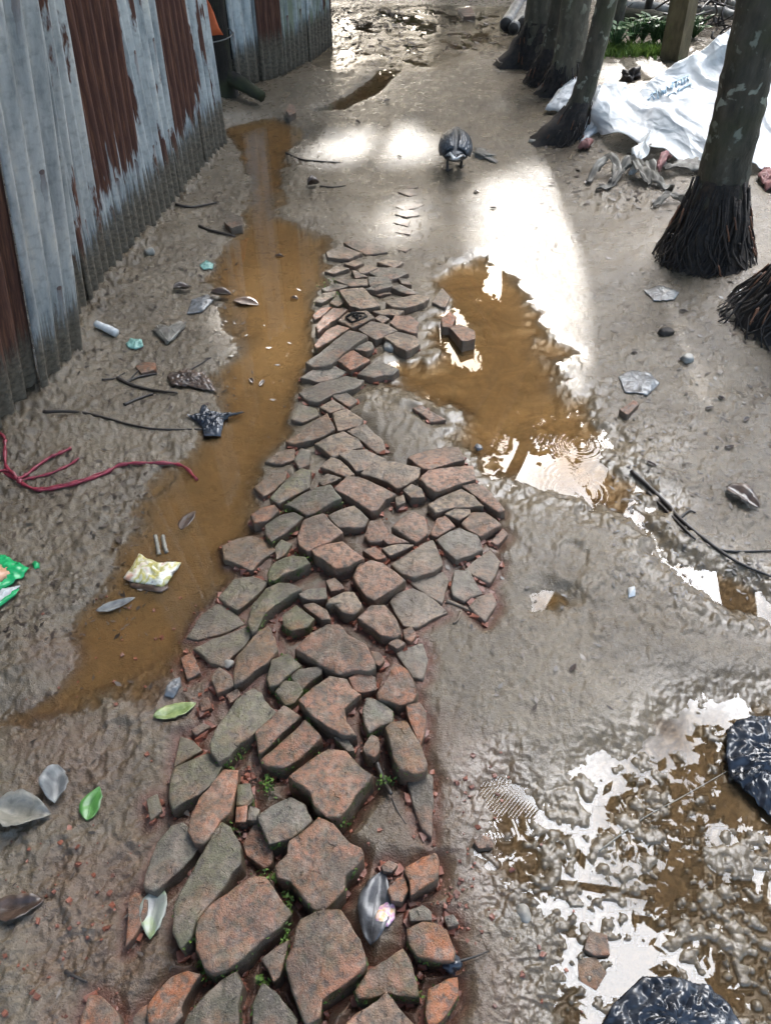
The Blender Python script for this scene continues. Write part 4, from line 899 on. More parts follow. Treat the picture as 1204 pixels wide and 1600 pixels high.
palm('slim leaning dark palm trunk standing at the left tip of the white sheet', [(1.03, 4.80, 0), (1.085, 4.81, .14), (1.13, 4.82, .28), (1.17, 4.82, .66), (1.2, 4.84, 1.1), (1.2, 4.88, 1.7), (1.1, 5.05, 2.8), (.7, 5.6, 4.6), (-.2, 6.8, 7.2)], .062, .13, .2, strands=60, buttress=(math.pi*1.05, .6))
palm('thick pale mottled palm trunk behind the slim leaning one', [(1.21, 5.72, 0), (1.20, 5.72, .55), (1.19, 5.76, 1.2), (1.1, 6.1, 3), (.2, 8.2, 7.6)], .10, .16, .2, 'palm2', 60, buttress=(math.pi*1.1, .35))
palm('thin palm trunk with a red-brown root foot between two thicker trunks', [(1.10, 5.97, 0), (1.12, 5.97, .25), (1.14, 5.97, .6), (1.14, 5.99, 1.2), (1.0, 6.2, 3), (-.3, 7.4, 6.8)], .055, .13, .22, strands=60)
palm('stout dark trunk with spreading root foot, farthest left of the trunks on the right', [(1.12, 6.46, 0), (1.11, 6.46, .5), (1.11, 6.48, 1.2), (1.02, 6.65, 3), (-.5, 8.2, 7.0)], .11, .20, .28, 'palm2', 50, buttress=(math.pi*1.05, .8))
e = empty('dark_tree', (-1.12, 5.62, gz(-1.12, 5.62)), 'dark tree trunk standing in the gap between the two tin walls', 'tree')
m = MB(); m.tube(catmull([(0, 0, -.05), (0, 0, .15), (.01, 0, .8), (.0, .05, 2), (.1, .1, 4.4)], 6), [.19, .16, .14]+[.13-.002*i for i in range(22)], 14, .05); m.build('trunk', M['shadebark'], e)
m = MB(); m.tube(catmull([(.05, -.02, .1), (.18, -.06, .06), (.32, -.16, .01)], 5), [.055-.002*i for i in range(11)], 8, .1); m.build('root', M['shadebark'], e)
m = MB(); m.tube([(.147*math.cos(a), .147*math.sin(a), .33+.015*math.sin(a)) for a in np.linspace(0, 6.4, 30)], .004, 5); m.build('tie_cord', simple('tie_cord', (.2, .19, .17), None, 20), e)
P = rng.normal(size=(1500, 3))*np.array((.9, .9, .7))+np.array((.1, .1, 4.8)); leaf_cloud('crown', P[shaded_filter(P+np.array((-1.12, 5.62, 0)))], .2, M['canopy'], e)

def post(name, label, cat, x, y, w, h, lean=(0, 0), mat='wood', sq=True):
    m = MB(); z0 = gz(x, y)-.05
    pts = [(lean[0]*t*h, lean[1]*t*h, t*h) for t in np.linspace(0, 1, 14)]
    if sq: m.tube(pts, w*.64, 4, .03)
    else: m.tube(pts, w*.5, 10, .05)
    o = m.build(name, M[mat], smooth=not sq); o.location = (x, y, z0); return tag(o, label, cat)
post('wooden_post', 'square mossy timber post standing behind the white sheet', 'post', 2.14, 6.45, .16, 2.4, (-.05, 0))
post('wooden_post', 'dark grey round post left of the low green plants', 'post', 1.81, 7.03, .11, 2.4, (.02, 0), 'palm2', False)
post('wooden_post', 'thin dark pole farther back by the pond', 'post', 2.17, 7.47, .06, 2.4, (0, 0), 'bark', False)

# ---------------------------------------------------------------- the white sheet over the heap
TG = [[(940,132,4.95),(985,150,4.98),(1030,118,5.05),(1100,78,5.15),(1172,28,5.3),(1250,-15,5.45),(1330,-30,5.5)],
      [(930,150,4.88),(985,170,4.85),(1035,155,4.9),(1100,130,4.98),(1165,100,5.05),(1240,85,5.1),(1320,80,5.1)],
      [(932,172,4.8),(985,200,4.7),(1040,200,4.75),(1100,190,4.78),(1160,180,4.8),(1230,175,4.8),(1310,175,4.8)],
      [(945,200,4.74),(985,232,4.62),(1040,256,4.5),(1105,266,4.44),(1160,266,4.44),(1225,266,4.44),(1300,268,4.44)]]
for i in range(7):
    px, py, _y = TG[3][i]; gy = at(px, py)[1]-.04; TG[3][i] = (px, py, gy); TG[2][i] = (*TG[2][i][:2], TG[1][i][2]*.5+gy*.5)
TGW = [[R(*p) for p in row] for row in TG]
rows = [catmull(r, 20) for r in TGW]; ncol = len(rows[0])
cols = [catmull([rows[k][i] for k in range(4)], 22) for i in range(ncol)]
TP = np.array(cols).transpose(1, 0, 2); nj, ni = TP.shape[:2]
W_ = np.zeros((nj, ni))
for j in range(nj):
    for i in range(ni):
        p = TP[j, i]; al = .92*p[0]+.39*p[2]+.3*p[1]; ac = -.39*p[0]+.92*p[2]-.35*p[1]; wv = mnoise.noise(Vector((al*2, ac*2, 4)))*.6
        f1 = 1-abs(mnoise.noise(Vector((al*1.7+wv, ac*6.5+wv, 0))))*2.2; f2 = 1-abs(mnoise.noise(Vector((al*4.2+9, ac*13+wv*3, 2))))*2.2; f3 = 1-abs(mnoise.noise(Vector((al*9, -ac*9+al*5, 7))))*2.2
        W_[j, i] = .055*max(f1, -.3)**3+.026*max(f2, 0)**2.5+.012*max(f3, 0)**2+.02*mnoise.noise(Vector(p)*3.5)
du = np.gradient(TP, axis=1); dv = np.gradient(TP, axis=0); NN = np.cross(du, dv); NN /= np.linalg.norm(NN, axis=2)[..., None]
if NN[..., 1].mean() > 0: NN = -NN
TP = TP+NN*W_[..., None]
TP[..., 2] = np.maximum(TP[..., 2], np.array([[gz(p[0], p[1])+.012 for p in r] for r in TP]))
tq = [(j*ni+i, j*ni+i+1, (j+1)*ni+i+1, (j+1)*ni+i) for j in range(nj-1) for i in range(ni-1)]
te = empty('white_sheet', TP[nj//2, 40], 'crumpled white woven plastic sheet with faded blue writing draped over the heap on the right', 'plastic sheet')
o0 = np.array(te.location); o = mesh('draped_sheet', TP.reshape(-1, 3)-o0, tq, M['tarp'], te); sm = o.modifiers.new('t', 'SOLIDIFY'); sm.thickness = .003
def tsurf(px, py):                                                   # nearest sheet point to a photo position
    d = ray(px, py); D = np.array(d)/np.linalg.norm(d); q = TP-np.array((0, 0, CAMH)); t = (q*D).sum(2); k = np.argmin(np.linalg.norm(q-t[..., None]*D, axis=2)); j, i = divmod(int(k), ni)
    return TP[j, i]+NN[j, i]*.006
m = MB()
glyph = [[(1012,158),(1018,150),(1022,156)],[(1016,150),(1023,146)],[(1026,155),(1027,143),(1032,151),(1032,140)],[(1036,148),(1036,137)],[(1040,146),(1040,135),(1044,142),(1047,132)],
         [(1050,141),(1051,130)],[(1054,138),(1058,128),(1061,134)],[(1064,134),(1063,124)],[(1067,131),(1071,122),(1073,128)],[(1024,143),(1046,131),(1074,119)],
         [(1044,151),(1050,146),(1054,148)],[(1058,145),(1062,139),(1066,142)],[(1068,139),(1074,133),(1077,136)],[(1062,143),(1078,131)]]
for g in glyph:
    pts = [tsurf(*p)-o0 for p in g]; m.tube(pts, .007, 4, 0, True, .5)
m.build('faded_writing', M['blueink'], te)
m = MB()                                                            # the narrow strip of the sheet hanging by the trunk
FL = [[(936,132,4.94),(950,160,4.9)],[(922,160,4.88),(946,182,4.82)],[(908,195,4.78),(936,205,4.74)],[(893,240,4.66),(914,226,4.68)]]
A_ = catmull([R(*r[0]) for r in FL], 8); B_ = catmull([R(*r[1]) for r in FL], 8); V = []
for i, (p, q) in enumerate(zip(A_, B_)):
    for k in range(9):
        t = k/8; V.append(p+(q-p)*t+np.array((0, -.02*math.sin(math.pi*t)+.008*math.sin(7*t+i*.4), .01*math.sin(9*t+i*.5)))-o0)
m.add(V, [(i*9+k, i*9+k+1, (i+1)*9+k+1, (i+1)*9+k) for i in range(len(A_)-1) for k in range(8)])
o = m.build('hanging_strip', M['tarp'], te); sm = o.modifiers.new('t', 'SOLIDIFY'); sm.thickness = .003

# ---------------------------------------------------------------- generic ground things
def sheet(name, label, cat, outline, height, mat, crumple=.006, freq=45, edge=.003, dz=.002, group=None, water=True, profile=.6, folds=0, thick=0):
    P = np.array([(atw if water else at)(*p)[:2] for p in outline]); n0 = len(P); pts = []
    for i in range(n0):
        a, c = P[i], P[(i+1) % n0]; k = max(1, int(np.hypot(*(c-a))/max(.005, .022*np.ptp(P[:, 0])))); pts += [a+(c-a)*j/k for j in range(k)]
    pts = np.array(pts); n = len(pts); cen = pts.mean(0); V = []; sd = random.random()*40
    nr = int(np.clip(np.ptp(P[:, 0])/.012, 8, 26)); rs = [(i/nr)**.85 for i in range(nr+1)]
    for s in rs:
        for k in range(1 if s == 0 else n):
            x, y = cen if s == 0 else cen+(pts[k]-cen)*s
            q = Vector((x*freq+sd, y*freq, sd)); q = q+Vector((mnoise.noise(q*.4), mnoise.noise(q*.4+Vector((5, 5, 5))), 0))*.8; c = ((.5-abs(mnoise.noise(q)))+.55*(.5-abs(mnoise.noise(q*2.1)))+.3*(.5-abs(mnoise.noise(q*4.3))))*1.5*crumple
            if folds: c += folds*math.sin(60*(x+y*.6)+4*mnoise.noise(Vector((x*12, y*12, sd))))
            zb = (wz if water else gz)(x, y); V.append((x, y, zb+dz+max(0, height*(1-s**2)**profile+c+edge*(1-s))))
    F = [(0, 1+k, 1+(k+1) % n) for k in range(n)]
    for i in range(1, len(rs)-1):
        a = 1+(i-1)*n; b = a+n; F += [(a+k, b+k, b+(k+1) % n, a+(k+1) % n) for k in range(n)]
    V = np.array(V); ar = np.sum(P[:, 0]*np.roll(P[:, 1], -1)-np.roll(P[:, 0], -1)*P[:, 1])
    if ar < 0: F = [f[::-1] for f in F]
    loc = np.array((cen[0], cen[1], V[:, 2].min()))
    o = mesh(name, V, F, mat, loc=loc)
    sm = o.modifiers.new('t', 'SOLIDIFY'); sm.thickness = thick or .0012; sm.offset = 1
    return tag(o, label, cat, group)
def leaf(label, A, B, width, mat, curl=.3, lift=.004, name='fallen_leaf', cat='leaf', group=None, twist=0, side=0):
    a, b = atw(*A), atw(*B); L = np.linalg.norm(b-a); d = (b-a)/L; s = np.array((-d[1], d[0], 0)); s /= np.linalg.norm(s)
    V = []; nu, nw = 14, 6
    for i in range(nu+1):
        t = i/nu; w = width*.5*(math.sin(math.pi*t**.85)**.8 if 0 < t < 1 else 0)+.0008
        for k in range(nw+1):
            q = 2*k/nw-1; wq = w*(1+.22*mnoise.noise(Vector((t*7+a[0]*9, 3*math.copysign(1, q) if k else -3, a[1]*5)))); p = a+d*L*t+s*wq*(q+side*math.sin(math.pi*t))+s*.06*L*math.sin(t*3+a[0]*20)
            z = lift+abs(q)*w*curl+.012*curl*math.sin(math.pi*t)*0+.25*curl*L*((t-.5)**2)*.6+q*w*twist*(t-.5)*2+.0012*mnoise.noise(Vector((p[0]*90, p[1]*90, 1)))
            V.append((p[0], p[1], max(wz(p[0], p[1]), 0)+z))
    F = [(i*(nw+1)+k, i*(nw+1)+k+1, (i+1)*(nw+1)+k+1, (i+1)*(nw+1)+k) for i in range(nu) for k in range(nw)]
    V = np.array(V); loc = V[len(V)//2].copy()
    o = mesh(name, V, F, mat, loc=loc); sm = o.modifiers.new('t', 'SOLIDIFY'); sm.thickness = .0008
    tag(o, label, cat, group)
    m = MB(); m.tube([V[i*(nw+1)+nw//2]-loc+np.array((0, 0, .0008)) for i in range(nu+1)], [.0012*(1-.7*i/nu) for i in range(nu+1)], 5); m.build('midrib', mat, o)
    return o
def stick(label, pts, r, mat=None, name='twig', cat='twig', group=None, lift=None, n=7, forks=()):
    q = []
    for p in pts:
        w = atw(*p[:2]); w[2] += (p[2] if len(p) > 2 else 0)+r*.7; q.append(w)
    c = catmull(q, 5); m = MB(); m.tube(c, [r*(1-.55*i/len(c)) for i in range(len(c))], n, .12)
    for f in forks:
        fq = []
        for p in f: w = atw(*p[:2]); w[2] += (p[2] if len(p) > 2 else 0)+r*.5; fq.append(w)
        fc = catmull(fq, 4); m.tube(fc, [r*.6*(1-.5*i/len(fc)) for i in range(len(fc))], n, .12)
    return tag(m.build(name, mat or M['twig'], loc=q[0]), label, cat, group)
def lump(name, label, cat, px, py, size, mat, dz=0, sub=3, rough=.25, group=None):
    me = MB(); import bmesh as _b
    bm = _b.new(); _b.ops.create_icosphere(bm, subdivisions=sub, radius=1); sd = random.random()*30
    rot = Matrix.Rotation(random.uniform(0, 6), 3, 'Z')
    for v in bm.verts:
        k = 1+rough*mnoise.noise(v.co*1.3+Vector((sd, 0, 0)))+rough*.5*mnoise.noise(v.co*3+Vector((0, sd, 0)))
        c = v.co.normalized(); c = Vector([math.copysign(abs(x)**.75, x) for x in c]); v.co = rot @ Vector((c.x*size[0]*k, c.y*size[1]*k, c.z*size[2]*k))
    p = atw(px, py); o = bpy.data.objects.new(name, bpy.data.meshes.new(name)); bm.to_mesh(o.data); bm.free(); link(o)
    o.data.polygons.foreach_set('use_smooth', np.ones(len(o.data.polygons), bool)); o.data.materials.append(mat)
    o.location = (p[0], p[1], p[2]+size[2]*.55+dz); return tag(o, label, cat, group)

# leaves
leaf('small bright green leaf lying alone on the left mud', (137,1284), (157,1231), .042, M['greenleaf'], .35)
leaf('fading green leaf with ragged end beside orange brick chips', (242,1126), (306,1098), .040, M['yellowgreen'], .2, .006)
leaf('two-tone fallen leaf, green at the tip and violet grey at the stem', (256,1388), (234,1470), .052, M['purpleleaf'], .4, .006)
leaf('large curled pale grey leaf cut by the left edge of the photo', (-8,1272), (84,1272), .075, M['greyleaf'], .9, .006)
leaf('silvery folded leaf standing above the curled grey one', (84,1258), (98,1200), .055, M['silverleaf'], .9, .012, twist=.6)
leaf('dark purple-brown leaf at the left edge below the curled grey one', (-12,1424), (72,1410), .05, M['brownleaf'], .6, .006)
leaf('dark wet grey leaf lying in the mud above the foil scrap', (575,1478), (604,1362), .062, M['wetleaf'], .25, .006)
leaf('black-brown cupped leaf near the middle of the left bank', (272,456), (300,452), .045, M['brownleaf'], 1., .008)
leaf('small black curled leaf in the left mud above the puddle bend', (330,462), (362,466), .05, M['brownleaf'], 1., .01)
leaf('half sunk brown leaf floating in the left puddle by the bank', (365,470), (404,478), .06, M['brownleaf'], .3, .001)
leaf('reddish brown leaf by the stick on the right bank', (1130,765), (1186,795), .07, M['brownleaf'], .6, .006)
leaf('dark curled leaf with pointed stem near the duck side of the left puddle', (480,292), (500,290), .06, M['brownleaf'], 1.2, .01)
leaf('dark oval leaf submerged in the left puddle above the seed pods', (284,828), (304,798), .035, M['brownleaf'], .2, -.001)
leaf('small grey leaf wet against the mud below the seed pods', (150,955), (212,936), .03, M['silverleaf'], .4, .002)
for k, (x, y, dx, dy) in enumerate([(1060,485,14,4),(985,552,10,2),(1070,560,-12,5),(1130,700,16,-3),(1010,720,14,10),(1100,640,14,-3),(430,400,14,2),(455,465,10,4),(405,605,8,-10),(395,600,-6,-8),(600,160,9,-3),(555,190,8,3),(1120,620,12,5),(1160,660,10,-6),(890,1050,8,-12),(765,325,10,2),(740,300,8,3),(620,245,8,2)]):
    leaf('little dark leaf scrap stuck to the wet ground', (x, y), (x+dx, y+dy), .012+.012*(800-min(y, 800))/800, M['brownleaf'], .8, .002, group='little dark leaf scraps on the wet ground')
# litter with a shape of its own
o = sheet('snack_wrapper', 'bright green snack wrapper with a peach coloured print at the left edge', 'wrapper', [(-30,868),(12,872),(34,884),(47,890),(38,905),(10,922),(-30,940)], .012, M['greenwrap'], .007, 40)
s2 = sheet('printed_patch', None, None, [(-30,890),(5,888),(18,893),(20,903),(5,915),(-30,925)], .014, M['peach'], .004, 40, dz=.012); s2.parent = o; s2.location = s2.location-o.location
s3 = sheet('torn_strip', None, None, [(-30,950),(10,922),(34,918),(22,930),(-10,956),(-30,962)], .006, M['foil'], .004, 50, dz=.004); s3.parent = o; s3.location = s3.location-o.location
s4 = sheet('torn_strip', None, None, [(-30,964),(-6,952),(20,934),(32,922),(30,930),(5,950),(-30,972)], .005, M['greenwrap'], .004, 50, dz=.006); s4.parent = o; s4.location = s4.location-o.location
sheet('foil_scrap', 'tiny bright green foil scrap beside the green wrapper', 'scrap', [(51,882),(56,878),(63,882),(62,888),(55,890)], .004, M['greenwrap'], .002)
o = sheet('paper_packet', 'torn printed packet, yellow white and orange, floating at the left puddle edge', 'packet', [(194,906),(208,888),(218,868),(232,876),(250,884),(284,882),(278,893),(262,914),(254,920),(224,915),(203,911)], .016, M['packet'], .006, 35)
s2 = sheet('folded_edge', None, None, [(203,911),(224,914),(254,919),(262,913),(264,920),(252,927),(222,922),(204,918)], .003, M['brownleaf'], .002, dz=.001); s2.parent = o; s2.location = s2.location-o.location
sheet('foil_scrap', 'pink and orange shiny foil scrap beside the dark wet grey leaf', 'scrap', [(586,1436),(594,1418),(606,1408),(614,1409),(617,1424),(616,1438),(606,1450),(596,1449),(587,1442)], .005, M['sticker'], .002, 50, dz=.006)
sheet('plastic_bag', 'crumpled black plastic bag in the near puddle at the right edge', 'plastic bag', [(1132,1145),(1150,1128),(1185,1122),(1250,1130),(1290,1200),(1260,1290),(1204,1285),(1170,1250),(1138,1220),(1130,1190)], .022, M['blackbag'], .014, 40)
sheet('plastic_bag', 'crumpled black plastic bag in the near puddle at the bottom edge', 'plastic bag', [(955,1572),(985,1545),(1000,1530),(1060,1530),(1105,1545),(1140,1580),(1170,1640),(1050,1670),(950,1640),(940,1600)], .018, M['blackbag'], .014, 40)
sheet('plastic_scrap', 'black plastic scrap with glossy film lying half in the left puddle', 'scrap', [(292,652),(312,650),(318,636),(332,648),(350,650),(384,648),(352,658),(345,684),(320,686),(316,668)], .012, M['blackbag'], .009, 60)
sheet('film_scrap', 'flattened grey plastic film pressed into the bright mud right of the puddle', 'scrap', [(965,590),(985,580),(1015,585),(1030,600),(1010,620),(975,615)], .002, M['clearfilm'], .002, 90)
sheet('film_scrap', 'grey transparent film scrap on the left bank by the black curled leaf', 'scrap', [(300,470),(325,462),(335,470),(318,488),(292,492)], .004, M['clearfilm'], .003, 60)
sheet('plastic_scrap', 'faded aqua plastic scrap on the left bank beside the white tube', 'scrap', [(197,538),(205,530),(222,532),(225,543),(212,548),(200,544)], .006, M['aqua'], .003, 60)
sheet('plastic_scrap', 'faded aqua plastic scrap at the edge of the left puddle', 'scrap', [(312,416),(322,408),(334,414),(332,422),(318,423)], .006, M['aqua'], .003, 60)
sheet('film_scrap', 'pale plastic sliver pressed in the mud below the right puddle', 'scrap', [(980,920),(990,917),(991,932),(981,934)], .002, M['whiteplastic'], .001)
sheet('film_scrap', 'bluish plastic sheet pressed flat near the palm roots', 'scrap', [(1005,455),(1030,447),(1060,458),(1052,470),(1020,472)], .001, M['clearfilm'], .002, 60)
sheet('film_scrap', 'white paper scrap in front of the nearest palm roots', 'scrap', [(1140,458),(1156,455),(1160,466),(1142,470)], .004, M['whiteplastic'], .002)
sheet('clam_leaf', 'matted grey root tuft washed against the left bricks', 'debris', [(258,1090),(266,1068),(282,1060),(284,1075),(272,1092)], .006, M['clearfilm'], .004, 120)
m = MB()
a, b = atw(152, 512), atw(184, 526); m.tube(catmull([a+(0, 0, .016), (a+b)/2+(0, 0, .017), b+(0, 0, .015)], 5), [.014]*5+[.016]*5+[.015], 14, .06)
tag(m.build('plastic_tube', M['whiteplastic'], loc=a), 'crushed white plastic tube on the left bank near the wall', 'tube')
o = sheet('cardboard_scrap', 'flattened brown box scrap with a raised rim on the left bank', 'scrap', [(240,520),(250,510),(262,515),(285,505),(292,512),(270,535),(262,540)], .012, M['rag'], .006, 60)
m = MB(); m.tube(catmull([atw(*p)+(0, 0, .014) for p in ((246,514),(262,536),(268,536),(292,508))], 4), .004, 6); tt = m.build('rim', M['rag'], o); tt.location = -np.array(o.location)
# bricks and stones lying loose
def loose(label, outline, h, c, moss=0, mud=.1):
    b = dict(c=c, h=h, j=h+.02, moss=moss, mud=mud, label=label, world=[G(x, y, h) for x, y in outline], round=.6); o = make_brick(b); o['group'] = 'loose bricks lying about the path'; return o
loose('upright orange half brick in the right puddle beside a tilted one', [(691,510),(690,497),(702,488),(712,495),(705,510)], .035, 'o')
loose('tilted pinkish half brick lying in the right puddle', [(703,511),(716,502),(740,513),(741,532),(722,537)], .035, 'p')
loose('long reddish brick end on the right bank beside the leaf litter', [(968,640),(990,625),(998,630),(980,648)], .03, 'r')
loose('dark red brick corner on the left bank among black twigs', [(212,572),(225,565),(243,567),(243,578),(222,583)], .03, 'o')
loose('dark broken brick lying on the left bank by the wall', [(350,345),(362,336),(378,340),(378,350),(360,353)], .04, 'd')
loose('dark brick stub lying at the far muddy patch left of the trunks', [(775,92),(782,88),(796,89),(798,97),(780,98)], .05, 'd')
loose('pinkish brick lump lying on the path before the dark gap', [(447,172),(452,163),(460,166),(462,175),(452,178)], .05, 'p')
loose('red brick sunk at the rim of the near puddle', [(913,1482),(922,1455),(948,1462),(950,1490),(930,1492)], .012, 'r')
loose('square grey-red brick bit at the shore of the near puddle', [(741,1315),(752,1305),(770,1312),(768,1323),(748,1325)], .014, 'r')
loose('reddish slab under the shallow water below the red brick', [(905,1500),(930,1496),(945,1520),(930,1545),(905,1530)], .003, 'b')
loose('flat dark tile lying on the far mud', [(715,14),(735,12),(740,19),(722,20)], .03, 'p')
loose('second flat tile lying on the far mud, nearer', [(722,21),(740,19),(742,25),(724,26)], .03, 'p')
lump('pebble', 'white round pebble between the mud-washed brown bricks', 'pebble', 357, 1040, (.014, .012, .01), M['pebble'])
lump('pebble', 'pale round pebble on the left bank near the wall foot', 'pebble', 235, 398, (.022, .02, .018), M['pebble'])
lump('pebble', 'two-lobed stone in the pebbly hole beside the squarish far brick', 'pebble', 607, 545, (.026, .02, .016), M['pebble'])
lump('pebble', 'dark pebble in the right bank mud near the roots', 'pebble', 1072, 563, (.022, .02, .016), M['log'])
lump('mud_clod', 'mossy brown clod on the right bank', 'clod', 1038, 522, (.03, .02, .014), M['root'])
lump('pebble', 'tan stone at the shore of the near puddle', 'pebble', 818, 1428, (.018, .013, .011), M['pebble'], -.006)
lump('pebble', 'clear bubbly lump at the near shore of the right puddle', 'pebble', 747, 700, (.014, .011, .007), M['clearfilm'])
lump('knotted_scrap', 'black knotted plastic scrap right of the mossy orange brick', 'scrap', 703, 1510, (.018, .015, .014), M['blackbag'], .004, 3, .5)
lump('tree_stump', 'small mossy stump behind the left end of the white sheet', 'stump', 983, 128, (.07, .05, .05), M['root'], -.01, 4, 1.1)

# sticks, cord, wire
stick('long thin dark stick lying from the wall foot to the left puddle', [(68,645),(120,645),(165,655),(205,666),(250,672),(322,672)], .006)
G1 = 'black twigs heaped on the left bank'
stick('thick black twig topmost in the heap on the left bank', [(185,592),(205,603),(240,612),(278,616)], .008, group=G1)
stick('short straight black twig lowest in the heap on the left bank', [(195,634),(218,624),(240,617)], .007, group=G1)
stick('forked black twig at the upper side of the heap', [(196,600),(218,590),(246,585)], .006, group=G1, forks=[[(200,598),(215,582),(235,570)]])
stick('thin black twig left of the heap', [(160,594),(178,592),(196,583)], .004, group=G1)
stick('bent twig leading from the heap to the puddle', [(262,592),(285,585),(300,578),(330,560)], .005, group=G1)
sheet('matted_leaves', 'matted wet dark leaves beside the twig heap at the left puddle', 'leaves', [(262,590),(290,580),(320,585),(340,615),(318,612),(300,608),(268,605)], .012, M['brownleaf'], .009, 70)
stick('long dark twig lying on the path left of the duck', [(447,240),(470,250),(500,253),(532,255)], .006)
stick('thin twig beside the curled leaf at the left puddle', [(500,292),(520,293),(540,291)], .005)
stick('long dark branch along the right shore of the puddle', [(985,738),(1015,765),(1045,795),(1060,812),(1100,845),(1150,880),(1210,905)], .008, forks=[[(1060,812),(1075,800),(1085,803)], [(1100,845),(1130,862),(1204,862)]])
stick('thin branch beside the long one at the right shore', [(1010,770),(1030,790),(1070,830),(1085,845)], .006)
stick('fine strand crossing the near puddle towards the black bag', [(935,1330),(975,1300),(1010,1275),(1060,1248),(1135,1205)], .0016, M['greyleaf'])
stick('broken wet stick lying between the big square brick and its neighbour', [(588,1194),(597,1215),(606,1238,.01),(612,1246,.01)], .008)
stick('thin black grass stem below the broken stick', [(612,1248),(622,1270),(634,1288)], .002)
stick('short thin twig on the left mud near the bottom', [(103,1518),(120,1527),(138,1536)], .004, forks=[[(106,1526),(116,1520),(120,1515)]])
stick('thin twig stretched from the knotted scrap over the shiny mud', [(705,1510,.02),(735,1500,.012),(762,1488,.004)], .003)
stick('pale twig crossing another among the muddy bricks', [(697,940),(715,947),(760,967)], .006, simple('pale_twig', (.22, .16, .11), None, 50))
stick('pale short twig crossing under the long pale one', [(720,956),(714,970),(707,975)], .005, simple('pale_twig', (.22, .16, .11), None, 50))
stick('twig lying in front of the tin wall foot', [(312,355),(330,362),(368,371)], .009)
stick('second twig in front of the tin wall, farther', [(275,322),(300,325),(338,318)], .008)
stick('pale root stick lying on the mud left of the slim leaning trunk', [(826,222),(850,226),(880,222)], .012, simple('pale_root', (.34, .31, .26), None, 30))
e = empty('seed_pods', atw(252, 852), 'two grey ribbed seed pods lying side by side in the left puddle', 'seed pods')
for pa in (((243,838),(246,850),(249,868)), ((255,838),(257,850),(261,865))):
    m = MB(); c = catmull([atw(*p)-np.array(e.location)+np.array((0, 0, .004)) for p in pa], 8); m.tube(c, [.0055*(1+.3*math.sin(i*2.6))*(.5 if i in (0, len(c)-1) else 1) for i in range(len(c))], 7); m.build('pod', M['greyleaf'], e)

e = empty('frayed_cord', atw(30, 755), 'frayed red plastic cord with a long curved tail lying on the left bank', 'cord')
oo = np.array(e.location)
for pts, r, nm in (([(35,758),(60,768),(90,765),(130,755),(165,742),(190,730),(225,726),(270,727),(290,733),(308,752)], .005, 'tail'), ([(38,760),(62,765),(95,760),(135,750),(168,737),(200,728)], .003, 'strand'),
                   ([(30,757),(50,750),(80,742),(110,727),(124,718)], .004, 'strand'), ([(30,755),(42,745),(58,732),(78,718),(92,712),(112,703)], .005, 'strand'),
                   ([(35,757),(22,742),(10,728),(10,700),(8,686),(-2,676)], .005, 'strand'), ([(35,758),(18,748),(-10,735)], .005, 'strand'), ([(30,755),(14,742),(-10,742)], .004, 'strand')):
    m = MB(); c = catmull([atw(*p)-oo+np.array((0, 0, r+.002)) for p in pts], 6); m.tube(c, [r*(1+.3*math.sin(i*1.3)) for i in range(len(c))], 6, .15); m.build(nm, M['red'], e)

# rags by the heap
GR = 'dirty rags by the heap'
def ribbon(label, pts, width, mat, amp=.025, group=GR, lift=.012):
    c = catmull([at(*p[:2])+np.array((0, 0, lift+(p[2] if len(p) > 2 else 0))) for p in pts], 9); n = len(c); K = 9; V = []; sd = random.random()*9
    for i, p in enumerate(c):
        d = c[min(i+1, n-1)]-c[max(i-1, 0)]; d = d/np.linalg.norm(d); tw = .9*mnoise.noise(Vector((i*.16, sd, 0))); sx = np.array((-d[1]*math.cos(tw), d[0]*math.cos(tw), abs(math.sin(tw))*.8))
        w = width*(.75+.5*mnoise.noise(Vector((i*.2, sd, 5))))*(.35+.65*math.sin(math.pi*(i+.8)/(n+.6))**.5)
        for k in range(K):
            q = k/(K-1)-.5; z = amp*(mnoise.noise(Vector((p[0]*14, q*3.2+sd, i*.11)))+.5*mnoise.noise(Vector((p[0]*30, q*8+sd, i*.3))))
            v = p+sx*w*q+np.array((0, 0, z)); v[2] = max(v[2], gz(v[0], v[1])+.004); V.append(v)
    F = [(i*K+k, i*K+k+1, (i+1)*K+k+1, (i+1)*K+k) for i in range(n-1) for k in range(K-1)]
    o = mesh('rag', V, F, mat, loc=c[n//2]); sm = o.modifiers.new('t', 'SOLIDIFY'); sm.thickness = .003
    return tag(o, label, 'rag', group)
ribbon('grey rag loop with an upturned brown fold, left end of the rag heap', [(918,290), (930,276,.05), (948,270,.07), (962,280,.04), (950,296), (930,299)], .07, M['rag'])
ribbon('pale twisted rag in the middle of the rag heap', [(952,292), (968,278,.05), (985,272,.06), (1002,285,.03), (1012,296)], .08, M['rag'], .035)
ribbon('striped whitish rag hanging from the sheet to the ground', [(1002,244,.10), (996,256,.07), (992,266,.04), (985,277)], .10, M['whiteplastic'], .03)
ribbon('grey rag strip, right end of the rag heap', [(1008,272,.05), (1018,286,.03), (1034,296), (1050,300)], .07, M['rag'], .03)
ribbon('dull pink rag stuck in the rag heap', [(1024,280,.03), (1030,270,.06), (1040,264,.05)], .06, M['pink'], .03)
ribbon('wide pale rag lying flat under the edge of the white sheet', [(1032,276,.03), (1060,270,.03), (1090,268,.02), (1115,270)], .12, M['rag'], .025)
ribbon('long dark rag trailing from the sheet down to the rag heap', [(1010,250,.06), (985,266,.04), (962,284,.02)], .05, M['rag'], .02)
ribbon('small pale rag on its own in front of the heap', [(1018,327), (1034,320,.02), (1050,316,.02), (1066,318)], .05, M['rag'], .025, None)
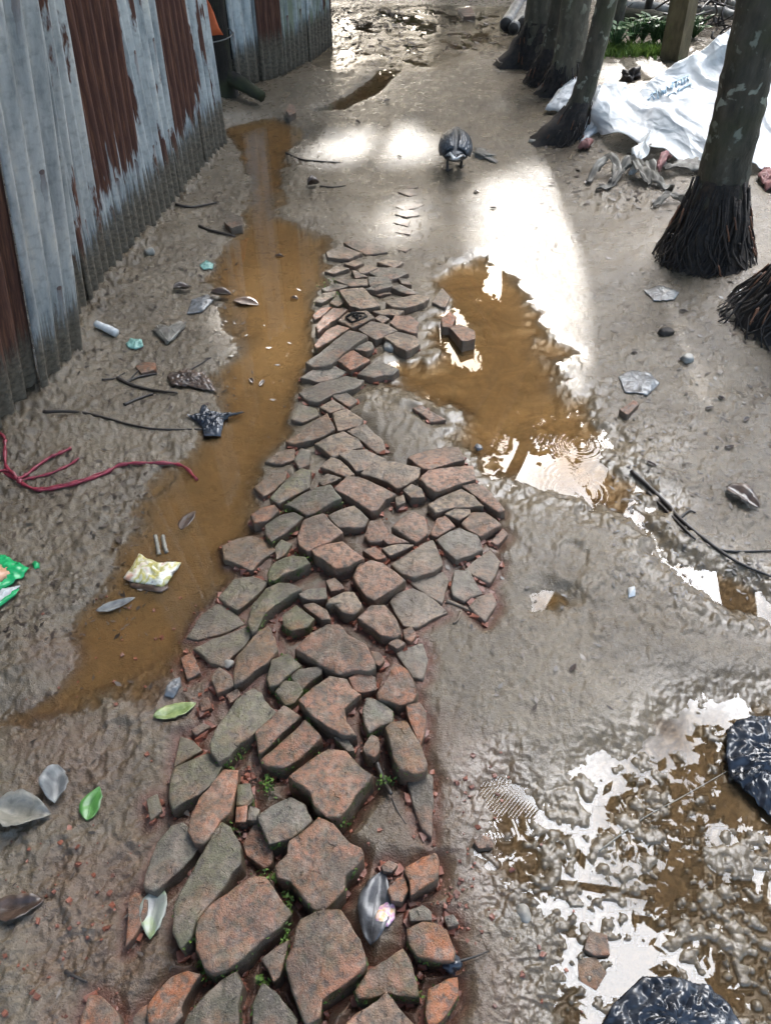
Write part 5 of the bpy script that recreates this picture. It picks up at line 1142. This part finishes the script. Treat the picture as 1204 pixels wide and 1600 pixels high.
sheet('rag', 'red and grey scrap at the foot of the hanging strip', 'rag', [(900,238),(910,228),(925,230),(918,240)], .022, M['pink'], .022, 26)
sheet('rag', 'pinkish white rag between the nearest palm and the right edge', 'rag', [(1180,280),(1190,270),(1230,282),(1240,300),(1195,300)], .022, M['pink'], .022, 26)
o = sheet('white_sack', 'pale swollen sack lying left of the slim leaning trunk', 'sack', [(850,178),(862,160),(885,140),(925,130),(930,165),(905,186),(880,180)], .10, M['tarp'], .02, 12, water=False, profile=.7)
m = MB(); p = np.array((-.945, 4.78, .62)); V = []
for i in range(8):
    for k in range(6): V.append(p+np.array((-.05+.025*k*(i+1)/8+.01*math.sin(i+k), .01*math.sin(k*1.7+i), .20-.036*i)))
m.add(V, [(i*6+k, i*6+k+1, (i+1)*6+k+1, (i+1)*6+k) for i in range(7) for k in range(5)]); o = m.build('hanging_cloth', M['orange'], loc=p)
sm = o.modifiers.new('t', 'SOLIDIFY'); sm.thickness = .003; tag(o, 'orange cloth corner hanging at the far end of the near tin wall', 'cloth')

# logs, brush, plants at the back
for k, (A, B, r, lab) in enumerate([((789,50),(812,14),.055,'left log of three grey logs lying by the pond'), ((801,54),(822,20),.045,'middle log of three grey logs lying by the pond'), ((815,50),(836,14),.055,'right log of three grey logs lying by the pond')]):
    a, b = at(*A), at(*B); a[2] += r; b[2] += r; m = MB(); m.tube(catmull([a, (a+b)/2, b], 5), r, 14, .05)
    o = m.build('log', M['log'], loc=a); tag(o, lab, 'log', 'grey logs by the pond')
    d = (a-b)/np.linalg.norm(a-b); m = MB(); m.tube([d*.002, d*.006], r*.93, 14); m.build('cut_end', M['logend'], o)
def log(label, A, B, r, mat='log', dz=0):
    a, b = at(*A), at(*B); a[2] += r+dz; b[2] += r+dz; m = MB(); m.tube(catmull([a, (a+b)/2+(0, 0, .02), b], 6), [r*(1+.1*math.sin(i)) for i in range(13)], 9, .1)
    tag(m.build('log', M[mat], loc=a), label, 'log')
log('pale driftwood log lying at the pond edge behind the plants', (968,22), (1048,30), .05)
log('brown log lying parallel nearer than the pale one', (965,40), (1045,52), .06, 'bark')
log('straight pole resting across the brush on the right', (1072,40), (1145,52), .035, 'log', .08)
log('thin pole sloping through the brush on the right', (1075,8), (1140,42), .03, 'log', .12)
m = MB()
for k in range(130):
    px, py = random.uniform(1072, 1200), random.uniform(0, 62); a = at(px, py); a[2] += random.uniform(0, .25); d = rng.normal(size=3)*np.array((.35, .25, .14)); m.tube(catmull([a, a+d*.5+rng.normal(size=3)*.04, a+d], 3), random.uniform(.004, .012), 5)
tag(m.build('brush', M['twig']), 'tangled dry brush between the timber post and the white sheet', 'brush', kind='stuff')
def plant(label, px, py, n, s):
    p = at(px, py); e = empty('leafy_plant', p, label, 'plant', 'low green plants at the pond edge'); m = MB(); st = MB()
    for k in range(n):
        a = random.uniform(0, 6.28); h = s*random.uniform(.5, 1.1); tip = np.array((math.cos(a)*s*.6*random.random(), math.sin(a)*s*.6*random.random(), h)); st.tube([np.zeros(3), tip*.6, tip], .004, 4)
        d = np.array((math.cos(a), math.sin(a), random.uniform(-.2, .5))); w = np.array((-d[1], d[0], 0))*s*.14; l = s*.36
        m.add([tip, tip+d*l*.5+w, tip+d*l, tip+d*l*.5-w], [(0, 1, 2, 3)])
    m.build('leaves', M['plant'], e, False); st.build('stems', M['plant'], e)
for k, (px, py, lab) in enumerate([(985,68,'low green plant nearest the round grey post'),(1003,66,'low green plant at the foot of the thin pole'),(1020,68,'low green plant in the middle of the row'),(1034,70,'low green plant beside the timber post'),(960,78,'sparse low plant at the foot of the round grey post'),(1082,60,'small plant in the brush right of the timber post')]):
    plant(lab, px, py, 34, .16)
P = np.array([at(random.uniform(942, 1032), random.gauss(82, 4)) for _ in range(1400)]); n = len(P); h = rng.uniform(.02, .06, n)
d = rng.normal(size=(n, 2))*.02; w = rng.normal(size=(n, 2))*.005
V = np.stack([P-np.c_[w, np.zeros(n)], P+np.c_[w, np.zeros(n)], P+np.c_[d+w*.4, h], P+np.c_[d-w*.4, h]], 1).reshape(-1, 3)
tag(fast_mesh('grass', V, np.arange(4*n).reshape(-1, 4), M['grass'], None, False), 'strip of short bright grass behind the white sheet', 'grass', kind='stuff')

# flakes of leaf and bark, brick crumbs, moss: nobody could count them
def flakes(name, label, spots, smin, smax, mat, cat):
    V = []; F = []
    for px, py in spots:
        p = atw(px, py); s = random.uniform(smin, smax)*(1+.25*max(0, p[1]-2)); a = random.uniform(0, 6.28); c, sn = math.cos(a)*s, math.sin(a)*s; w = random.uniform(.2, .6)
        t = random.uniform(.0, .5)*s; z = .0015; k = len(V)
        V += [p+np.array((-c, -sn, z)), p+np.array((sn*w*.8, -c*w*.8, z+t*.4)), p+np.array((c, sn, z+t)), p+np.array((-sn*w, c*w, z+.001))]; F.append((k, k+1, k+2, k+3))
    o = fast_mesh(name, np.array(V), np.array(F), mat, None, False); return tag(o, label, cat, kind='stuff')
U = random.uniform
sp = [(random.gauss(1000, 50), random.gauss(300, 14)) for _ in range(160)]+[(random.gauss(900, 30), random.gauss(235, 12)) for _ in range(60)]+[(U(-20, 230), U(700, 1000)) for _ in range(420)]+[(U(120, 370), U(400, 640)) for _ in range(330)]+[(U(950, 1210), U(420, 940)) for _ in range(620)]+[(U(380, 480), U(390, 720)) for _ in range(18)]+[(U(620, 1000), U(150, 420)) for _ in range(90)]+[(U(150, 350), U(260, 420)) for _ in range(120)]+[(U(-10, 300), U(1060, 1600)) for _ in range(60)]+[(U(690, 1000), U(880, 1120)) for _ in range(60)]
flakes('leaf_litter', 'small dark flakes of leaf and bark strewn over the mud', sp, .004, .013, M['litter'], 'litter')
sp = [(U(505, 835), random.gauss(60, 24)) for _ in range(200)]+[(U(515, 640), U(15, 45)) for _ in range(110)]+[(U(840, 1010), U(95, 330)) for _ in range(160)]
flakes('wet_debris', 'dark wet leaves scattered over the far muddy patch', [(x, max(6, y)) for x, y in sp], .008, .019, M['litter'], 'litter')
m = MB()
def crumb(p, s):
    c = [np.array((x, y, z))*s*rng.uniform(.25, 1.1, 3) for z in (-.6, .7) for x, y in ((-1, -1), (1, -1), (1, 1), (-1, 1))]; a = U(0, 6.28); R_ = np.array(((math.cos(a), -math.sin(a), 0), (math.sin(a), math.cos(a), 0), (0, 0, 1)))
    m.add([p+R_ @ q for q in c], [(3, 2, 1, 0), (4, 5, 6, 7), (0, 1, 5, 4), (1, 2, 6, 5), (2, 3, 7, 6), (3, 0, 4, 7)])
for cx, cy, n, sx in ((392,1215,22,8),(385,1295,16,14),(575,1022,18,12),(515,1160,14,6),(575,1160,14,6),(440,965,20,14),(415,985,16,10),(330,1075,22,30),(590,1310,14,30),(705,1400,60,35),(730,1250,30,40),(300,1000,16,30),(545,1560,20,30),(640,1520,16,14),(430,1500,12,20),(610,820,26,30),(585,800,16,20),(80,1480,40,70),(120,1380,30,60),(60,1330,16,50),(800,1500,24,70),(200,1050,30,80),(620,960,12,12),(480,690,8,10)):
    for _ in range(n):
        px, py = random.gauss(cx, sx), random.gauss(cy, sx); p = atw(px, py); crumb(p+np.array((0, 0, .002)), random.choice((.0015, .002, .003, .004, .006)))
NB = [b for b in BR if b['j'] > .014 and np.mean(b['world'], 0)[1] < 2.6]
for b in BR: w_ = np.array(b['world']); b['bb'] = (w_[:, 0].min(), w_[:, 0].max(), w_[:, 1].min(), w_[:, 1].max())
for _ in range(1500):                                               # broken bits lodged in the joints
    b = random.choice(NB); P = np.array(b['world'])
    i = random.randrange(len(P)); q = P[i-1]+(P[i]-P[i-1])*random.random(); cen = P.mean(0); q = cen+(q-cen)*1.09
    if any(c['bb'][0] < q[0] < c['bb'][1] and c['bb'][2] < q[1] < c['bb'][3] and sdist(np.array([q[0]]), np.array([q[1]]), c['world'])[0] > 0 for c in BR): continue
    crumb(np.array((q[0], q[1], gz(q[0], q[1])+.004)), random.choice((.0025, .004, .006, .009, .012)))
tag(m.build('brick_crumbs', M['chip'], smooth=False), 'red brick crumbs scattered in the joints and the mud', 'crumbs', kind='stuff')
V = []
for cx, cy, n, sx, sy in ((420,1232,60,5,7),(372,1180,60,7,7),(440,1290,30,20,6),(445,1075,110,9,9),(520,1290,90,16,5),(500,1215,60,4,14),(470,1325,60,25,8),(605,1120,60,5,5),(620,1550,160,18,6),(448,1480,80,3,16),(355,1310,70,8,10),(340,1255,30,6,8),(490,1135,70,14,5),(545,1350,50,5,12),(425,1375,70,14,6),(330,1520,70,12,8),(500,1560,60,16,6),(410,1540,40,5,4),(490,880,70,18,4),(470,805,80,20,4),(440,830,60,10,8),(400,985,70,8,10),(530,470,70,14,5),(520,450,60,10,5),(440,1040,60,10,4),(470,1090,60,10,4),(450,1420,60,6,14),(360,1205,20,3,3),(600,1225,40,8,4)):
    for _ in range(n):
        px, py = random.gauss(cx, sx), random.gauss(cy, sy); p = atw(px, py); V.append(p+np.array((0, 0, U(0, .03))))
for b in BR:                                                        # moss along the brick edges
    if b['moss'] < .45: continue
    P = b['world']; z = b['h']
    for _ in range(int(110*b['moss'])):
        i = random.randrange(len(P)); a, c = np.array(P[i-1]), np.array(P[i]); q = a+(c-a)*random.random(); cen = np.mean(P, 0)
        if q[1] > cen[1]+.01: continue
        q = q+(q-cen)*.045; V.append(np.array((q[0], q[1], z-.005-U(0, .025))))
leaf_cloud('moss', np.array(V), .0095, M['moss'], None); tag(bpy.data.objects['moss'], 'bright green moss tufts growing along the brick edges', 'moss', kind='stuff')

# ---------------------------------------------------------------- the duck, seen from behind
dp = at(709, 263); de = empty('duck', dp, 'dark grey duck seen from behind walking up the muddy path, white tail patch', 'duck')
de.rotation_euler = (0, 0, math.radians(-4))
SEC = [(-.175,.128,.012,.006),(-.165,.128,.030,.012),(-.14,.124,.046,.026),(-.11,.120,.062,.047),(-.07,.118,.074,.064),(-.02,.119,.080,.074),(.04,.122,.078,.073),(.09,.126,.068,.064),(.125,.132,.050,.050),(.15,.142,.034,.038),(.175,.150,.026,.028),(.20,.146,.026,.027),(.225,.138,.028,.029),(.25,.128,.024,.025),(.268,.121,.014,.015),(.275,.119,.004,.005)]
SEC = [np.array(s) for s in SEC]; SEC = catmull(SEC, 4); V = []; K = 28; COL = []
for y, z, w, h in SEC:
    for k in range(K):
        a = 2*math.pi*k/K; x = math.cos(a)*w; zz = z+math.sin(a)*h; V.append((x, y, zz))
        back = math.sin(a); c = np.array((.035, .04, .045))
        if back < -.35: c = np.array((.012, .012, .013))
        if y < -.09 and abs(x) < .026 and .085 < zz < .118: c = np.array((.75, .76, .76))
        if y > .15: c = np.array((.05, .05, .05))
        COL.append(c*(1+.5*mnoise.noise(Vector((x*60, y*40, zz*60)))))
n = len(SEC); V = [(x*1.04, y*.9, .112+(z-.118)*.88) for x, y, z in V]; F = [(i*K+k, i*K+(k+1) % K, (i+1)*K+(k+1) % K, (i+1)*K+k) for i in range(n-1) for k in range(K)]+[list(range(K))[::-1], list(range((n-1)*K, n*K))]
t = NT('duck_plumage'); vc = t.n('VertexColor', layer_name='col'); co = t.coord(); mp = t.n('Mapping', i_Scale=(1, .5, 1)); t.l(co, mp.inputs[0])
bn = t.noise(70, 4, mp.outputs[0]); duckmat = t.base(t.mix(t.ramp(bn, [(.4, 0.), (.65, .5)]), vc.outputs[0], (.10, .115, .13)), .45, t.bump(bn, .6, .004))
o = mesh('body', V, F, duckmat, de); ca = o.data.color_attributes.new('col', 'FLOAT_COLOR', 'POINT'); ca.data.foreach_set('color', np.c_[np.array(COL), np.ones(len(COL))].astype(np.float32).ravel())
t = NT('wing_feathers'); co = t.coord(); mp = t.n('Mapping', i_Scale=(1.3, .55, 1.3)); t.l(co, mp.inputs[0]); vo = t.n('TexVoronoi', i_Scale=62); t.l(mp.outputs[0], vo.inputs['Vector'])
wc = t.ramp(vo.outputs['Distance'], [(.1, (.085, .098, .112)), (.5, (.05, .058, .068)), (.75, (.012, .014, .018))]); wc = t.mix(t.ramp(t.noise(18, 4, co), [(.4, 0.), (.65, .8)]), wc, (.022, .026, .032))
wingmat = t.base(wc, .4, t.bump(vo.outputs['Distance'], .8, .006))
for s in (-1, 1):
    m = MB(); V = []
    for i in range(11):
        t_ = i/10; y = -.135+.225*t_
        for k in range(9):
            q = k/8; a = math.radians(82-104*q*(.35+.65*math.sin(math.pi*min(.95, .25+.7*t_)))); w = np.interp(y, [u[0] for u in SEC], [u[2] for u in SEC]); h = np.interp(y, [u[0] for u in SEC], [u[3] for u in SEC]); zc = np.interp(y, [u[0] for u in SEC], [u[1] for u in SEC])
            V.append((s*math.cos(a)*(w*1.04+.006), .9*(y-.012*q*(1-t_)), .112+.88*(zc-.118+math.sin(a)*(h+.006))))
    m.add(V, [((i*9+k, i*9+k+1, (i+1)*9+k+1, (i+1)*9+k) if s < 0 else (i*9+k, (i+1)*9+k, (i+1)*9+k+1, i*9+k+1)) for i in range(10) for k in range(8)])
    w_ = m.build('wing', wingmat, de); sm = w_.modifiers.new('t', 'SOLIDIFY'); sm.thickness = .004
m = MB()
for k in range(7): a = (k-3)*.16; m.tube([(.01*(k-3), -.14, .128), (.018*(k-3), -.19+.006*abs(k-3), .122)], [.012, .005], 6, 0, True, .3)
m.build('tail_feathers', wingmat, de)
m = MB(); m.tube([(-.032, -.165, .140), (-.004, -.196, .118), (.004, -.197, .117), (.034, -.172, .130)], [.006, .013, .013, .006], 8, 0, True, .6); m.build('white_tail_patch', M['whiteplastic'], de)
m = MB(); m.tube([(0, .236, .1155), (0, .259, .107), (0, .279, .101)], [.013, .012, .006], 10, 0, True, .5); m.build('bill', M['bill'], de)
for s in (-1, 1):
    m = MB(); m.tube([(s*.022, .214, .136), (s*.028, .214, .136)], .005, 8); m.build('eye', M['eye'], de)
    m = MB(); yy = .03*s; m.tube(catmull([(s*.036, -.02, .075), (s*.038, -.03+yy*.3, .04), (s*.036, -.03+yy, .006)], 4), [.014]+[.0075]*8, 8)
    f0 = np.array((s*.036, -.03+yy, .006))
    for d in (-.5, 0, .5): m.tube([f0, f0+np.array((.05*math.sin(d), .05*math.cos(d), -.002))], [.006, .003], 6)
    m.add([f0+np.array((0, 0, .001)), f0+np.array((.045*math.sin(-.5), .045*math.cos(.5), 0)), f0+np.array((0, .047, 0)), f0+np.array((.045*math.sin(.5), .045*math.cos(.5), 0))], [(0, 1, 2, 3)])
    m.build('leg', M['leg'], de)
lump('leaf_clump', 'pale mottled leaf clump on the path right beside the duck', 'leaf', 752, 243, (.085, .035, .016), M['rag'], -.004, 4, 1.1)
# unseen cable added overhead to cast the thin shadow line on the mud
a, b = np.array((*G(825, 285), 0)), np.array((*G(945, 418), 0)); sd_ = np.array(SDIR)/SDIR.z
d = (b-a); pa = a-d*4+sd_*3.4; pb = b+d*4+sd_*3.4; m = MB(); m.tube(catmull([pa, (pa+pb)/2-np.array((0, 0, .02)), pb], 10), .012, 8)
tag(m.build('shadow_cable', M['wire'], loc=pa), 'unseen black cable added overhead to cast a thin shadow across the mud', 'cable')
# twin stamp in the marked brick
for b in BR:
    if 'stamped' in b['label']:
        c = np.mean(b['world'], 0); P = [np.array(p) for p in b['world']]; m = MB(); z = b['h']+.005
        Q = [c+(np.array(G(440+tx/4, 350+ty/4, b['h']))-c) for tx, ty in ((400,590),(440,560),(515,565),(530,585),(475,610),(440,620))]
        Q = [np.array((q[0], q[1], z)) for q in Q]; m.tube(Q+[Q[0]], .004, 5)
        for g in (((440,580),(470,570)), ((455,578),(470,598)), ((470,582),(500,580)), ((480,572),(475,600))):
            m.tube([np.array((*G(440+x/4, 350+y/4, b['h']), z)) for x, y in g], .004, 5)
        o = m.build('stamped_mark', simple('dark_stamp', (.03, .025, .02), None, 40), b['obj']); o.location = -np.array(b['obj'].location)
